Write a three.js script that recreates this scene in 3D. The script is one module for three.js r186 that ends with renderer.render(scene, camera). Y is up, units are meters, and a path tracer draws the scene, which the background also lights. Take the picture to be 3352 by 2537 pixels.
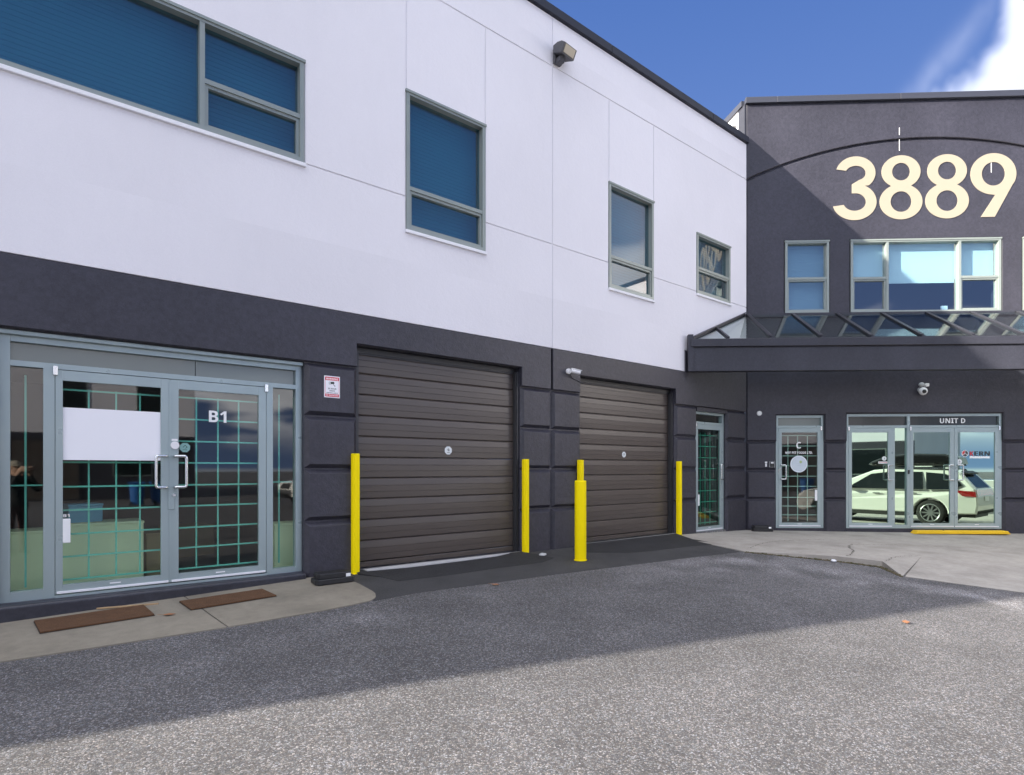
import * as THREE from 'three';
import { mergeGeometries } from 'three/addons/utils/BufferGeometryUtils.js';
import { RoundedBoxGeometry } from 'three/addons/geometries/RoundedBoxGeometry.js';
import { TextGeometry } from 'three/addons/geometries/TextGeometry.js';
import { FontLoader } from 'three/addons/loaders/FontLoader.js';
import { MarchingCubes } from 'three/addons/objects/MarchingCubes.js';

// ---------------------------------------------------------------- camera, sky, sun, exposure
const scene = new THREE.Scene();
const EYE = 1.30;
const camera = new THREE.PerspectiveCamera(65.83, 1024 / 775, 0.05, 2500);
camera.position.set(0, EYE, 0);
camera.lookAt(0, EYE, -10);
camera.setViewOffset(1024, 775, -25, -81.45, 1024, 775);   // level camera with a shifted lens
const renderer = new THREE.WebGLRenderer();
renderer.toneMapping = THREE.LinearToneMapping;
renderer.toneMappingExposure = 8.4;
renderer.shadowMap.enabled = true;

const SUN_AZ = 65 * Math.PI / 180, SUN_EL = 19.8 * Math.PI / 180;
const sunDir = new THREE.Vector3(-Math.sin(SUN_AZ) * Math.cos(SUN_EL), Math.sin(SUN_EL), Math.cos(SUN_AZ) * Math.cos(SUN_EL));
const sun = new THREE.DirectionalLight(new THREE.Color(1.0, 0.93, 0.80), 2.0);
sun.name = 'sun';
sun.position.copy(sunDir).multiplyScalar(80);
sun.castShadow = true;
Object.assign(sun.shadow.camera, { left: -45, right: 45, top: 45, bottom: -45, near: 1, far: 200 });
sun.shadow.mapSize.set(4096, 4096);
sun.shadow.radius = 1.2;
scene.add(sun, sun.target);

// seeded noise
function rng(seed) { let s = seed >>> 0; return () => { s = (s + 0x6d2b79f5) | 0; let t = Math.imul(s ^ (s >>> 15), 1 | s); t = (t + Math.imul(t ^ (t >>> 7), 61 | t)) ^ t; return ((t ^ (t >>> 14)) >>> 0) / 4294967296; }; }
const hash2 = (x, y, k = 0) => { let h = Math.imul(x | 0, 374761393) ^ Math.imul(y | 0, 668265263) ^ Math.imul(k + 11, 2246822519); h = Math.imul(h ^ (h >>> 13), 1274126177); return ((h ^ (h >>> 16)) >>> 0) / 4294967296; };
function vnoise(x, y, per = 1 << 20, k = 0) {
  const ix = Math.floor(x), iy = Math.floor(y), fx = x - ix, fy = y - iy, m = (v) => ((v % per) + per) % per;
  const sx = fx * fx * (3 - 2 * fx), sy = fy * fy * (3 - 2 * fy);
  const a = hash2(m(ix), m(iy), k), b = hash2(m(ix + 1), m(iy), k), c = hash2(m(ix), m(iy + 1), k), d = hash2(m(ix + 1), m(iy + 1), k);
  return (a + (b - a) * sx) * (1 - sy) + (c + (d - c) * sx) * sy;
}
function fbm(x, y, oct = 5, per = 1 << 20, k = 0) { let v = 0, a = 0.5, n = 0; for (let i = 0; i < oct; i++) { v += a * vnoise(x, y, per, k + i); n += a; a *= 0.5; x *= 2; y *= 2; per *= 2; } return v / n; }
const sstep = (a, b, x) => { const t = Math.min(1, Math.max(0, (x - a) / (b - a))); return t * t * (3 - 2 * t); };
const mix = (a, b, t) => a + (b - a) * t;

// the sky: blue air, brighter to the horizon, with drifting white clouds
{
  const W = 2048, H = 1024, data = new Float32Array(W * H * 4);
  const deg = 180 / Math.PI, SKY = 0.48;
  for (let j = 0; j < H; j++) {
    const el = ((j + 0.5) / H - 0.5) * Math.PI, y = Math.sin(el), cy = Math.cos(el);
    for (let i = 0; i < W; i++) {
      const ph = ((i + 0.5) / W - 0.5) * 2 * Math.PI, x = cy * Math.cos(ph), z = cy * Math.sin(ph);
      const o = (j * W + i) * 4;
      let r, g, b;
      if (y <= 0) { r = 0.30; g = 0.33; b = 0.38; } else {
        const t = Math.pow(y, 0.5);
        r = mix(0.105, 0.001, t); g = mix(0.155, 0.021, t); b = mix(0.28, 0.098, t);
        const glow = Math.max(0, x * sunDir.x + y * sunDir.y + z * sunDir.z);
        const gl = 0.5 * Math.pow(glow, 24) + 0.10 * Math.pow(glow, 5);
        r += gl; g += gl * 0.95; b += gl * 0.85;
        // cumulus cover on a layer
        const q = 1 / (y + 0.16), px = x * q * 1.35 + 11.1, pz = z * q * 1.35 + 37.2;
        let n = fbm(px, pz, 6, 1 << 20, 3);
        const az = Math.atan2(x, -z) * deg, e = el * deg;
        // an open blue gap over the front of the building, cumulus bank right of it
        const gap = Math.exp(-(Math.pow((az - 6) / 34, 2) + Math.pow((e - 34) / 30, 2)));
        n -= 0.30 * gap;
        const edge = az - (33.6 + (e - 27) * 0.95) + (fbm(az * 0.22 + 5, e * 0.22, 5, 1 << 20, 21) - 0.5) * 9;
        const bank = sstep(-1.5, 3.5, edge) * Math.exp(-Math.pow((az - 58) / 30, 4)) * Math.exp(-Math.pow((e - 24) / 22, 4));
        const wisp = Math.exp(-Math.pow((az - (31.5 + (e - 27) * 1.15)) / 1.3, 2)) * sstep(25, 28.5, e) * sstep(34, 30, e) * fbm(az * 0.7, e * 0.5, 4, 1 << 20, 33);
        let c = Math.max(sstep(0.455, 0.60, n), bank);
        c = Math.max(c, 0.10 * wisp);
        const thick = sstep(0.5, 0.78, n + 0.25 * bank);
        const shade = mix(1.0, 0.72, thick) * mix(0.86, 1.08, fbm(px * 3 + 9, pz * 3, 4, 1 << 20, 41));
        const veil = mix(1, 0.27, bank), cr = 0.78 * shade * veil, cg = 0.79 * shade * veil, cb = 0.83 * shade * veil;
        c *= sstep(0.01, 0.10, y);
        r = mix(r, cr, c); g = mix(g, cg, c); b = mix(b, cb, c);
      }
      data[o] = r * SKY; data[o + 1] = g * SKY; data[o + 2] = b * SKY; data[o + 3] = 1;
    }
  }
  const sky = new THREE.DataTexture(data, W, H, THREE.RGBAFormat, THREE.FloatType);
  sky.mapping = THREE.EquirectangularReflectionMapping;
  sky.magFilter = THREE.LinearFilter;
  sky.needsUpdate = true;
  scene.background = sky;
  scene.environment = sky;
}

// ---------------------------------------------------------------- frames of the two visible walls
const A = 49.6136 * Math.PI / 180, B = 2.5242 * Math.PI / 180;
const CORNER = new THREE.Vector3(4.6131, 0, -13.1963);
const F1 = { o: CORNER, r: Math.PI / 2 - A };                 // x along the white wing towards the corner, z out of it
const F2 = { o: CORNER, r: -B };                              // x to the right along the dark front, z out of it
const at = (f, x, y, z) => new THREE.Vector3(x, y, z).applyAxisAngle(new THREE.Vector3(0, 1, 0), f.r).add(f.o);
const toFrame = (f, X, Z) => { const v = new THREE.Vector3(X, 0, Z).sub(f.o).applyAxisAngle(new THREE.Vector3(0, 1, 0), -f.r); return [v.x, v.z]; };
const W3S = [7.74, 0];                                        // where the dark front ends
const F3 = { o: at(F2, 7.74, 0, 0), r: -2 * B - F1.r };       // mirror wing on the right
const groundY = (w, s = -6) => 0.02 - 0.045 * Math.min(Math.max(w, 0), 9) + 0.028 * Math.max(-4, Math.min(0, s + 9.6)) * (w <= 1.7 ? 1 : Math.max(0, (5 - w) / 3.3));   // falls away from the wing and to the left

// ---------------------------------------------------------------- textures
function dataTex(n, fn, srgb, rep) {
  const d = new Uint8Array(n * n * 4);
  for (let j = 0; j < n; j++) for (let i = 0; i < n; i++) { const c = fn(i, j), o = (j * n + i) * 4; for (let k = 0; k < 3; k++) d[o + k] = Math.max(0, Math.min(255, Math.round((Array.isArray(c) ? c[k] : c) * 255))); d[o + 3] = 255; }
  const t = new THREE.DataTexture(d, n, n, THREE.RGBAFormat, THREE.UnsignedByteType);
  t.wrapS = t.wrapT = THREE.RepeatWrapping; t.magFilter = THREE.LinearFilter; t.minFilter = THREE.LinearMipmapLinearFilter; t.generateMipmaps = true;
  if (srgb) t.colorSpace = THREE.SRGBColorSpace;
  if (rep) t.repeat.set(rep, rep);
  t.needsUpdate = true;
  return t;
}
const withRepeat = (t, r, turn = 0) => { const c = t.clone(); c.repeat.set(r, r); c.rotation = turn; c.needsUpdate = true; return c; };
const toS = (v) => (v <= 0.0031308 ? v * 12.92 : 1.055 * Math.pow(v, 1 / 2.4) - 0.055);

// asphalt: broken stones of several greys set in dark binder
const [asphaltMap, asphaltBump] = (() => {
  const N = 2048, cell = 7, C = Math.floor(N / cell), S = N / C, col = new Float32Array(N * N * 3), hgt = new Float32Array(N * N);
  const m = (v) => ((v % C) + C) % C;
  for (let j = 0; j < N; j++) for (let i = 0; i < N; i++) {
    const gx = i / S, gy = j / S, cx = Math.floor(gx), cy = Math.floor(gy);
    let d1 = 9, d2 = 9, bi = 0, bj = 0;
    for (let b = -1; b <= 1; b++) for (let a = -1; a <= 1; a++) {
      const X = m(cx + a), Y = m(cy + b), dx = cx + a + hash2(X, Y, 1) - gx, dy = cy + b + hash2(X, Y, 2) - gy, st = 0.6 + 0.8 * hash2(X, Y, 7), d = Math.sqrt(dx * dx + dy * dy) * st;
      if (d < d1) { d2 = d1; d1 = d; bi = X; bj = Y; } else if (d < d2) d2 = d;
    }
    const edge = sstep(0.03, 0.24, d2 - d1), tone = hash2(bi, bj, 3), warm = hash2(bi, bj, 4) - 0.5;
    const big = fbm(i / N * 8, j / N * 8, 4, 8, 50);
    const bind = 0.055, stone = 0.10 + 0.38 * tone * tone + 0.05 * hash2(bi, bj, 5);
    const v = mix(bind, stone, edge * (0.55 + 0.45 * hash2(bi, bj, 6))) * (0.8 + 0.4 * big);
    const o = j * N + i;
    col[o * 3] = v * (1 + 0.14 * warm); col[o * 3 + 1] = v; col[o * 3 + 2] = v * (1.03 - 0.16 * warm);
    hgt[o] = edge * (0.45 + 0.55 * hash2(bi, bj, 6));
  }
  return [dataTex(N, (i, j) => { const o = (j * N + i) * 3; return [toS(col[o]), toS(col[o + 1]), toS(col[o + 2])]; }, true), dataTex(N, (i, j) => hgt[j * N + i], false)];
})();
const patchMap = dataTex(1024, (i, j) => {                       // newer, finer asphalt
  const n = hash2(i >> 1, j >> 1, 8), f = fbm(i / 1024 * 6, j / 1024 * 6, 5, 6, 60), s = n > 0.93 ? 0.10 : 0;
  const v = (0.040 + 0.018 * hash2(i, j, 9) + s * 0.5) * (0.7 + 0.6 * f);
  return [toS(v), toS(v), toS(v * 1.06)];
}, true);
const fineBump = dataTex(512, (i, j) => 0.55 * hash2(i >> 1, j >> 1, 12) + 0.45 * fbm(i / 16, j / 16, 3, 32, 14), false);
const concreteMap = dataTex(1024, (i, j) => {
  const f = fbm(i / 1024 * 5, j / 1024 * 5, 6, 5, 70), g = fbm(i / 1024 * 40, j / 1024 * 40, 3, 40, 75), p = hash2(i, j, 16), pit = hash2(i >> 1, j >> 1, 17) > 0.985 ? 0.72 : 1;
  const v = 0.245 * (0.72 + 0.56 * f) * (0.88 + 0.24 * g) * (0.93 + 0.14 * p) * pit;
  return [toS(v * 1.03), toS(v), toS(v * 0.955)];
}, true);
const wallMap = dataTex(1024, (i, j) => {                        // paint: nearly even, faint blotches and roller marks
  const f = fbm(i / 1024 * 4, j / 1024 * 3, 5, 4, 80), g = hash2(i, j, 18), k = fbm(i / 1024 * 64, j / 1024 * 16, 2, 64, 83);
  const v = 0.95 + 0.035 * (f - 0.5) + 0.02 * (g - 0.5) + 0.006 * (k - 0.5);
  return [v, v, v];
}, true);
const darkWallMap = dataTex(1024, (i, j) => {                    // charcoal paint with chalky specks
  const f = fbm(i / 1024 * 4, j / 1024 * 4, 6, 4, 90), g = hash2(i >> 1, j >> 1, 19), k = fbm(i / 1024 * 90, j / 1024 * 90, 2, 90, 93);
  const v = 0.80 + 0.22 * (f - 0.5) + 0.10 * (g - 0.5) + 0.16 * (k - 0.5) + (hash2(i >> 1, j >> 1, 20) > 0.9985 ? 0.2 : 0);
  return [v, v, v * 1.0];
}, true);
const wallBump = dataTex(512, (i, j) => 0.5 * fbm(i / 512 * 90, j / 512 * 90, 3, 90, 97) + 0.5 * fbm(i / 512 * 24, j / 512 * 24, 2, 24, 99), false);
const coirMap = dataTex(512, (i, j) => {
  const n = hash2(i >> 1, j >> 2, 22), f = fbm(i / 512 * 9, j / 512 * 9, 4, 9, 101), v = 0.55 + 0.5 * n * (0.4 + f);
  return [toS(0.16 * v), toS(0.078 * v), toS(0.036 * v)];
}, true);
const smudge = dataTex(512, (i, j) => { const f = fbm(i / 512 * 6, j / 512 * 6, 5, 6, 111), v = 0.55 + 0.5 * f; return [v, v, v]; }, false);

// ---------------------------------------------------------------- materials
const C3 = (r, g, b) => new THREE.Color().setRGB(r, g, b);
const std = (c, roughness = 0.7, extra = {}) => new THREE.MeshStandardMaterial({ color: C3(...c), roughness, side: THREE.DoubleSide, ...extra });
const phys = (c, roughness, extra = {}) => new THREE.MeshPhysicalMaterial({ color: C3(...c), roughness, side: THREE.DoubleSide, ...extra });
const M = {
  white: std([0.86, 0.845, 0.895], 0.75, { map: withRepeat(wallMap, 0.25), bumpMap: withRepeat(wallBump, 0.7), bumpScale: 0.0022 }),
  charcoal: std([0.060, 0.058, 0.080], 0.45, { map: withRepeat(darkWallMap, 0.3), bumpMap: withRepeat(wallBump, 0.9), bumpScale: 0.004 }),
  cap: std([0.035, 0.038, 0.055], 0.5),
  capDark: std([0.012, 0.015, 0.028], 0.55),
  skim: std([0.52, 0.52, 0.54], 0.85, { map: withRepeat(wallMap, 1.3), bumpMap: withRepeat(fineBump, 2), bumpScale: 0.004 }),
  trim: std([0.050, 0.051, 0.070], 0.45, { map: withRepeat(darkWallMap, 0.5) }),
  frame: std([0.28, 0.315, 0.295], 0.45, { metalness: 0.25, roughnessMap: smudge }),
  doorFrame: std([0.34, 0.415, 0.43], 0.42, { metalness: 0.3, roughnessMap: smudge }),
  sill: std([0.80, 0.80, 0.84], 0.6),
  glassUp: phys([0.20, 0.47, 0.58], 0.02, { transmission: 1, thickness: 0, ior: 2.15 }),
  glassDoor: phys([0.78, 0.94, 0.86], 0.02, { transmission: 1, thickness: 0, ior: 1.75 }),
  glassMirror: phys([0.36, 0.475, 0.395], 0.015, { metalness: 1 }),
  glassFront: phys([0.62, 0.80, 0.88], 0.02, { transmission: 1, thickness: 0, ior: 2.7 }),
  spandrel: phys([0.15, 0.185, 0.185], 0.12, { ior: 1.6 }),
  spandrelDark: phys([0.035, 0.042, 0.045], 0.12, { ior: 1.5 }),
  glassRoof: phys([0.80, 0.88, 0.86], 0.04, { transmission: 1, thickness: 0, ior: 1.6 }),
  glassCar: phys([0.012, 0.016, 0.018], 0.06, { ior: 1.4 }),
  blind: std([0.34, 0.40, 0.44], 0.8),
  blindWhite: std([0.80, 0.82, 0.80], 0.85),
  roller: std([0.088, 0.072, 0.063], 0.29),
  rail: std([0.05, 0.05, 0.055], 0.45, { metalness: 0.4 }),
  yellow: phys([1.0, 0.78, 0.0], 0.6, { specularIntensity: 0.35 }),
  yellowKerb: std([0.85, 0.52, 0.01], 0.6, { bumpMap: withRepeat(fineBump, 1), bumpScale: 0.006 }),
  asphalt: std([1.0, 0.965, 0.98], 0.86, { map: withRepeat(asphaltMap, 1 / 2.9, 0.6), bumpMap: withRepeat(asphaltBump, 1 / 2.9, 0.6), bumpScale: 0.006, vertexColors: true }),
  patch: std([0.85, 0.84, 0.85], 0.88, { map: withRepeat(patchMap, 1 / 1.7), bumpMap: withRepeat(fineBump, 1.6), bumpScale: 0.004 }),
  ramp: std([0.42, 0.42, 0.45], 0.9, { map: withRepeat(patchMap, 1 / 1.3), bumpMap: withRepeat(fineBump, 1.6), bumpScale: 0.005 }),
  concrete: std([0.86, 0.79, 0.67], 0.85, { map: withRepeat(concreteMap, 1 / 2.2), bumpMap: withRepeat(fineBump, 1.4), bumpScale: 0.0025, vertexColors: true }),
  sidewalk: std([1.32, 1.26, 1.2], 0.85, { map: withRepeat(concreteMap, 1 / 2.2), bumpMap: withRepeat(fineBump, 1.4), bumpScale: 0.0025, vertexColors: true }),
  glassGreen: phys([0.30, 0.72, 0.58], 0.02, { transmission: 1, thickness: 0, ior: 1.9 }),
  grillePale: std([0.42, 0.52, 0.50], 0.5),
  boxGloss: std([0.012, 0.012, 0.014], 0.22),
  coir: std([1, 1, 1], 1, { map: withRepeat(coirMap, 2), bumpMap: withRepeat(fineBump, 3), bumpScale: 0.006 }),
  crackDirt: std([0.06, 0.055, 0.045], 0.95),
  moss: std([1, 1, 1], 0.95),
  black: std([0.018, 0.018, 0.020], 0.45),
  rubber: std([0.02, 0.02, 0.021], 0.8),
  chrome: std([0.72, 0.74, 0.75], 0.22, { metalness: 1 }),
  whitePlastic: std([0.80, 0.80, 0.82], 0.45),
  greyPlastic: std([0.45, 0.46, 0.48], 0.5),
  paper: std([0.88, 0.88, 0.93], 0.8),
  vinyl: std([0.86, 0.87, 0.88], 0.6),
  vinylCream: std([0.315, 0.28, 0.22], 0.8),
  vinylRed: std([0.55, 0.03, 0.04], 0.5),
  vinylDark: std([0.03, 0.03, 0.035], 0.5),
  teal: std([0.16, 0.50, 0.44], 0.5),
  floor: std([0.16, 0.155, 0.15], 0.4),
  room: std([0.15, 0.15, 0.155], 0.9),
  roomLight: std([0.55, 0.56, 0.55], 0.9),
  boxCream: std([0.88, 0.86, 0.60], 0.7),
  card: std([0.34, 0.22, 0.12], 0.85),
  boxBlue: std([0.12, 0.32, 0.52], 0.6),
  wood: std([0.40, 0.27, 0.15], 0.8),
  leaf: std([0.30, 0.13, 0.06], 0.8),
  darkVoid: std([0.03, 0.03, 0.032], 0.9),
  carPaint: phys([0.80, 0.80, 0.76], 0.35, { clearcoat: 1, clearcoatRoughness: 0.04 }),
  rim: std([0.62, 0.63, 0.64], 0.28, { metalness: 0.9 }),
  lampRed: phys([0.42, 0.012, 0.012], 0.15, { clearcoat: 1 }),
  lampClear: phys([0.75, 0.76, 0.78], 0.1, { clearcoat: 1 }),
  bin: std([0.02, 0.13, 0.42], 0.5),
  lens: std([0.46, 0.40, 0.30], 0.4),
  fixture: std([0.075, 0.075, 0.085], 0.5),
};

// ---------------------------------------------------------------- geometry helpers
function clean(g) {                                               // non-indexed, flat-or-smooth normals kept, uv in metres along the dominant axis
  g = g.index ? g.toNonIndexed() : g;
  if (!g.attributes.normal) g.computeVertexNormals();
  const p = g.attributes.position, uv = new Float32Array(p.count * 2), a = new THREE.Vector3(), b = new THREE.Vector3(), c = new THREE.Vector3(), n = new THREE.Vector3();
  for (let i = 0; i < p.count; i += 3) {
    a.fromBufferAttribute(p, i); b.fromBufferAttribute(p, i + 1); c.fromBufferAttribute(p, i + 2);
    n.copy(b).sub(a).cross(c.clone().sub(a));
    const x = Math.abs(n.x), y = Math.abs(n.y), z = Math.abs(n.z);
    [a, b, c].forEach((v, k) => { const q = y >= x && y >= z ? [v.x, v.z] : x >= z ? [v.z, v.y] : [v.x, v.y]; uv[(i + k) * 2] = q[0]; uv[(i + k) * 2 + 1] = q[1]; });
  }
  const out = new THREE.BufferGeometry();
  out.setAttribute('position', new THREE.BufferAttribute(Float32Array.from(p.array.subarray(0, p.count * 3)), 3));
  out.setAttribute('normal', new THREE.BufferAttribute(Float32Array.from(g.attributes.normal.array.subarray(0, p.count * 3)), 3));
  out.setAttribute('uv', new THREE.BufferAttribute(uv, 2));
  return out;
}
const box = (x0, x1, y0, y1, z0, z1, r = 0) => {
  const w = x1 - x0, h = y1 - y0, d = z1 - z0, g = r ? new RoundedBoxGeometry(w, h, d, 2, Math.min(r, w / 2.01, h / 2.01, d / 2.01)) : new THREE.BoxGeometry(w, h, d);
  return clean(g.translate((x0 + x1) / 2, (y0 + y1) / 2, (z0 + z1) / 2));
};
const cyl = (r0, r1, h, n = 24) => new THREE.CylinderGeometry(r0, r1, h, n);
const tf = (g, fn) => { const m = new THREE.Object3D(); fn(m); m.updateMatrix(); return g.clone().applyMatrix4(m.matrix); };
const poly = (pts) => { const s = new THREE.Shape(); pts.forEach(([x, y], i) => (i ? s.lineTo(x, y) : s.moveTo(x, y))); s.closePath(); return s; };
const rectPts = (x0, x1, y0, y1) => [[x0, y0], [x1, y0], [x1, y1], [x0, y1]];
function slab(pts, holes, z0, z1, bevel = 0, inset = 0, steps = 1) {   // polygon in x,y extruded from z0 to z1
  const s = poly(pts);
  for (const h of holes) s.holes.push(new THREE.Path(h.slice().reverse().map(([x, y]) => new THREE.Vector2(x, y))));
  const g = new THREE.ExtrudeGeometry(s, { depth: z1 - z0 - 2 * bevel, bevelEnabled: bevel > 0 || inset > 0, bevelThickness: bevel, bevelSize: bevel, bevelOffset: -(bevel + inset), bevelSegments: steps, curveSegments: 24 });
  return clean(g.translate(0, 0, z0 + bevel));
}
function chamfer(x0, x1, y0, y1, z0, z1, c) {                      // wall panel with sloped edges
  const O = rectPts(x0, x1, y0, y1), I = rectPts(x0 + c, x1 - c, y0 + c, y1 - c), v = [], q = (a, b, cc, d) => v.push(...a, ...b, ...cc, ...a, ...cc, ...d);
  q(...I.map((p) => [...p, z1]));
  for (let k = 0; k < 4; k++) { const n = (k + 1) % 4; q([...O[k], z0], [...O[n], z0], [...I[n], z1], [...I[k], z1]); }
  const g = new THREE.BufferGeometry(); g.setAttribute('position', new THREE.Float32BufferAttribute(v, 3)); g.computeVertexNormals();
  return clean(g);
}
const taken = {};
const numbered = (n) => { taken[n] = (taken[n] ?? -1) + 1; return taken[n] ? `${n}_${String(taken[n]).padStart(3, '0')}` : n; };
function part(parent, name, geos, mat, label) {
  const g = Array.isArray(geos) ? mergeGeometries(geos.map((q) => (q.userData?.raw ? q : clean(q)))) : geos;
  const m = new THREE.Mesh(g, mat); m.name = name; m.castShadow = m.receiveShadow = true;
  if (label) m.userData.label = label;
  parent.add(m);
  return m;
}
function groupPart(parent, name, label) { const g = new THREE.Group(); g.name = name; if (label) g.userData.label = label; parent.add(g); return g; }
function tag(o, label, category, group) { Object.assign(o.userData, { label, category }); if (group) o.userData.group = group; return o; }
function thing(name, label, category, f, x, y, z, turn = 0, group) {
  const o = new THREE.Group(); o.name = numbered(name); tag(o, label, category, group);
  if (f) { o.position.copy(at(f, x, y, z)); o.rotation.y = f.r + turn; } else { o.position.set(x, y, z); o.rotation.y = turn; }
  scene.add(o); return o;
}
function structure(name, geo, mat) { const m = new THREE.Mesh(geo, mat); m.name = name; m.userData.kind = 'structure'; m.castShadow = m.receiveShadow = true; scene.add(m); return m; }
const tube = (pts, r, seg = 10, smooth = false) => {
  const V = pts.map((p) => new THREE.Vector3(...p));
  const c = smooth ? new THREE.CatmullRomCurve3(V) : (() => {     // straight runs with rounded corners
    const path = new THREE.CurvePath(); let prev = V[0];
    for (let i = 1; i < V.length - 1; i++) {
      const a = V[i].clone().add(V[i - 1].clone().sub(V[i]).setLength(Math.min(0.022, V[i].distanceTo(V[i - 1]) * 0.49))), b = V[i].clone().add(V[i + 1].clone().sub(V[i]).setLength(Math.min(0.022, V[i].distanceTo(V[i + 1]) * 0.49)));
      path.add(new THREE.LineCurve3(prev, a)); path.add(new THREE.QuadraticBezierCurve3(a, V[i], b)); prev = b;
    }
    path.add(new THREE.LineCurve3(prev, V[V.length - 1])); return path;
  })();
  return clean(new THREE.TubeGeometry(c, smooth ? V.length * 6 : V.length * 14, r, seg, false));
};
const fonts = { bold: await new FontLoader().loadAsync('fonts/droid/droid_sans_bold.typeface.json') };
function textGeo(str, x0, x1, y0, y1, z, depth = 0.003) {
  const g = new TextGeometry(str, { font: fonts.bold, size: 1, depth: 0.02, curveSegments: 6, bevelEnabled: false });
  g.computeBoundingBox(); const b = g.boundingBox;
  g.translate(-b.min.x, -b.min.y, -b.min.z).scale((x1 - x0) / (b.max.x - b.min.x), (y1 - y0) / (b.max.y - b.min.y), depth / 0.02).translate(x0, y0, z);
  return clean(g);
}
function canvasTex(w, h, draw) { const c = document.createElement('canvas'); c.width = w; c.height = h; draw(c.getContext('2d'), w, h); const t = new THREE.CanvasTexture(c); t.colorSpace = THREE.SRGBColorSpace; return t; }
const printed = (t, rough = 0.55) => std([1, 1, 1], rough, { map: t });
const flat01 = (g) => { g.userData.raw = true; return g; };        // keep the 0..1 uv

// ---------------------------------------------------------------- ground
const kerbSW = [[-2.45, 0.0], [-2.785, 0.35], [-3.13, 1.81], [-2.63, 3.02], [-2.52, 3.66], [-3.02, 4.10], [-2.80, 5.15], [-2.50, 6.6], [-2.0, 9.0], [-1.2, 15.0]];
const kerbH = [0.006, 0.006, 0.014, 0.080, 0.092, 0.008, 0.006, 0.006, 0.006, 0.006];
const insideSlab = (() => {
  const far = [[12, 22], [16, -8], [0, -8], [0, 0]];
  const P = [...kerbSW, ...far];
  const inside = (s, w) => { let c = false; for (let i = 0, j = P.length - 1; i < P.length; j = i++) if ((P[i][1] > w) !== (P[j][1] > w) && s < (P[j][0] - P[i][0]) * (w - P[i][1]) / (P[j][1] - P[i][1]) + P[i][0]) c = !c; return c; };
  const dist = (s, w) => { let d = 1e9; for (let i = 0; i < kerbSW.length - 1; i++) { const [ax, ay] = kerbSW[i], [bx, by] = kerbSW[i + 1], t = Math.max(0, Math.min(1, ((s - ax) * (bx - ax) + (w - ay) * (by - ay)) / ((bx - ax) ** 2 + (by - ay) ** 2))); d = Math.min(d, Math.hypot(s - ax - t * (bx - ax), w - ay - t * (by - ay))); } return d; };
  return (s, w) => inside(s, w) && dist(s, w) > 0.2;
})();
{
  const line = (a, b, step) => { const o = []; for (let v = a; v < b - 1e-6; v += step) o.push(v); return o; };
  const S = [-400, -150, -80, -50, -36, ...line(-28, -16, 1), ...line(-16, 3, 0.16), ...line(3, 30, 1.2), 34, 45, 70, 120, 400];
  const Wd = [-400, -150, -60, -30, -12, -6, -2, -0.5, ...line(-0.05, 9, 0.16), ...line(9, 40, 1), 45, 60, 100, 180, 400];
  const pos = [], uv = [], col = [], idx = [];
  for (const w of Wd) for (const s of S) {
    const p = at(F1, s, 0, w), dip = insideSlab(s, w) || (s > -0.0 && w <= 0) ? -0.45 : 0;
    pos.push(p.x, groundY(w, s) + dip, p.z); uv.push(s, w);
    const n = fbm(s * 0.55 + 40, w * 0.55 + 40, 4, 1 << 20, 120), n2 = fbm(s * 2.3 + 10, w * 2.3 + 10, 4, 1 << 20, 126);
    let k = 0.80 + 0.36 * (n - 0.5) * 2 * 0.55 + 0.22 * (n2 - 0.5);
    // pale worn scuffs by the kerb and the entrance slab
    const sc = (cs, cw, rs, rw, a) => a * Math.exp(-(((s - cs) / rs) ** 2) - ((w - cw) / rw) ** 2) * sstep(0.42, 0.62, n2);
    k += sc(-10.2, 1.95, 0.7, 0.25, 1.0) + sc(-4.2, 2.1, 1.4, 0.35, 0.75) + sc(-3.7, 3.0, 0.7, 0.9, 0.6) + sc(-3.6, 4.9, 0.5, 0.9, 0.9);
    col.push(k, k, k * 1.0);
  }
  const nS = S.length;
  for (let j = 0; j < Wd.length - 1; j++) for (let i = 0; i < nS - 1; i++) { const a = j * nS + i; idx.push(a, a + nS, a + 1, a + 1, a + nS, a + nS + 1); }
  const g = new THREE.BufferGeometry(); g.setAttribute('position', new THREE.Float32BufferAttribute(pos, 3)); g.setAttribute('uv', new THREE.Float32BufferAttribute(uv, 2)); g.setAttribute('color', new THREE.Float32BufferAttribute(col, 3)); g.setIndex(idx); g.computeVertexNormals();
  structure('asphalt_ground', g, M.asphalt);
}
// flat sheets laid on the sloping ground, given in wing coordinates (s along, w out)
function sheet(pts, lift, thick, colors) {
  const c = pts.map(([s, w]) => new THREE.Vector2(s, w)), tri = THREE.ShapeUtils.triangulateShape(c, []), v = [], P = pts.map(([s, w, dy = 0]) => at(F1, s, groundY(w, s) + lift + dy, w));
  const push = (...q) => q.forEach((p) => v.push(p.x, p.y, p.z));
  for (const [a, b, d] of tri) { const up = new THREE.Vector3().crossVectors(P[b].clone().sub(P[a]), P[d].clone().sub(P[a])).y > 0; up ? push(P[a], P[b], P[d]) : push(P[a], P[d], P[b]); }
  const down = new THREE.Vector3(0, -thick, 0);
  for (let i = 0; i < P.length; i++) { const a = P[i], b = P[(i + 1) % P.length], a2 = a.clone().add(down), b2 = b.clone().add(down); push(a, a2, b, b, a2, b2); }
  let g = new THREE.BufferGeometry(); g.setAttribute('position', new THREE.Float32BufferAttribute(v, 3)); g.computeVertexNormals(); g = clean(g);
  g.setAttribute('color', new THREE.Float32BufferAttribute(new Float32Array(g.attributes.position.count * 3).fill(1), 3));
  return g;
}
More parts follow.
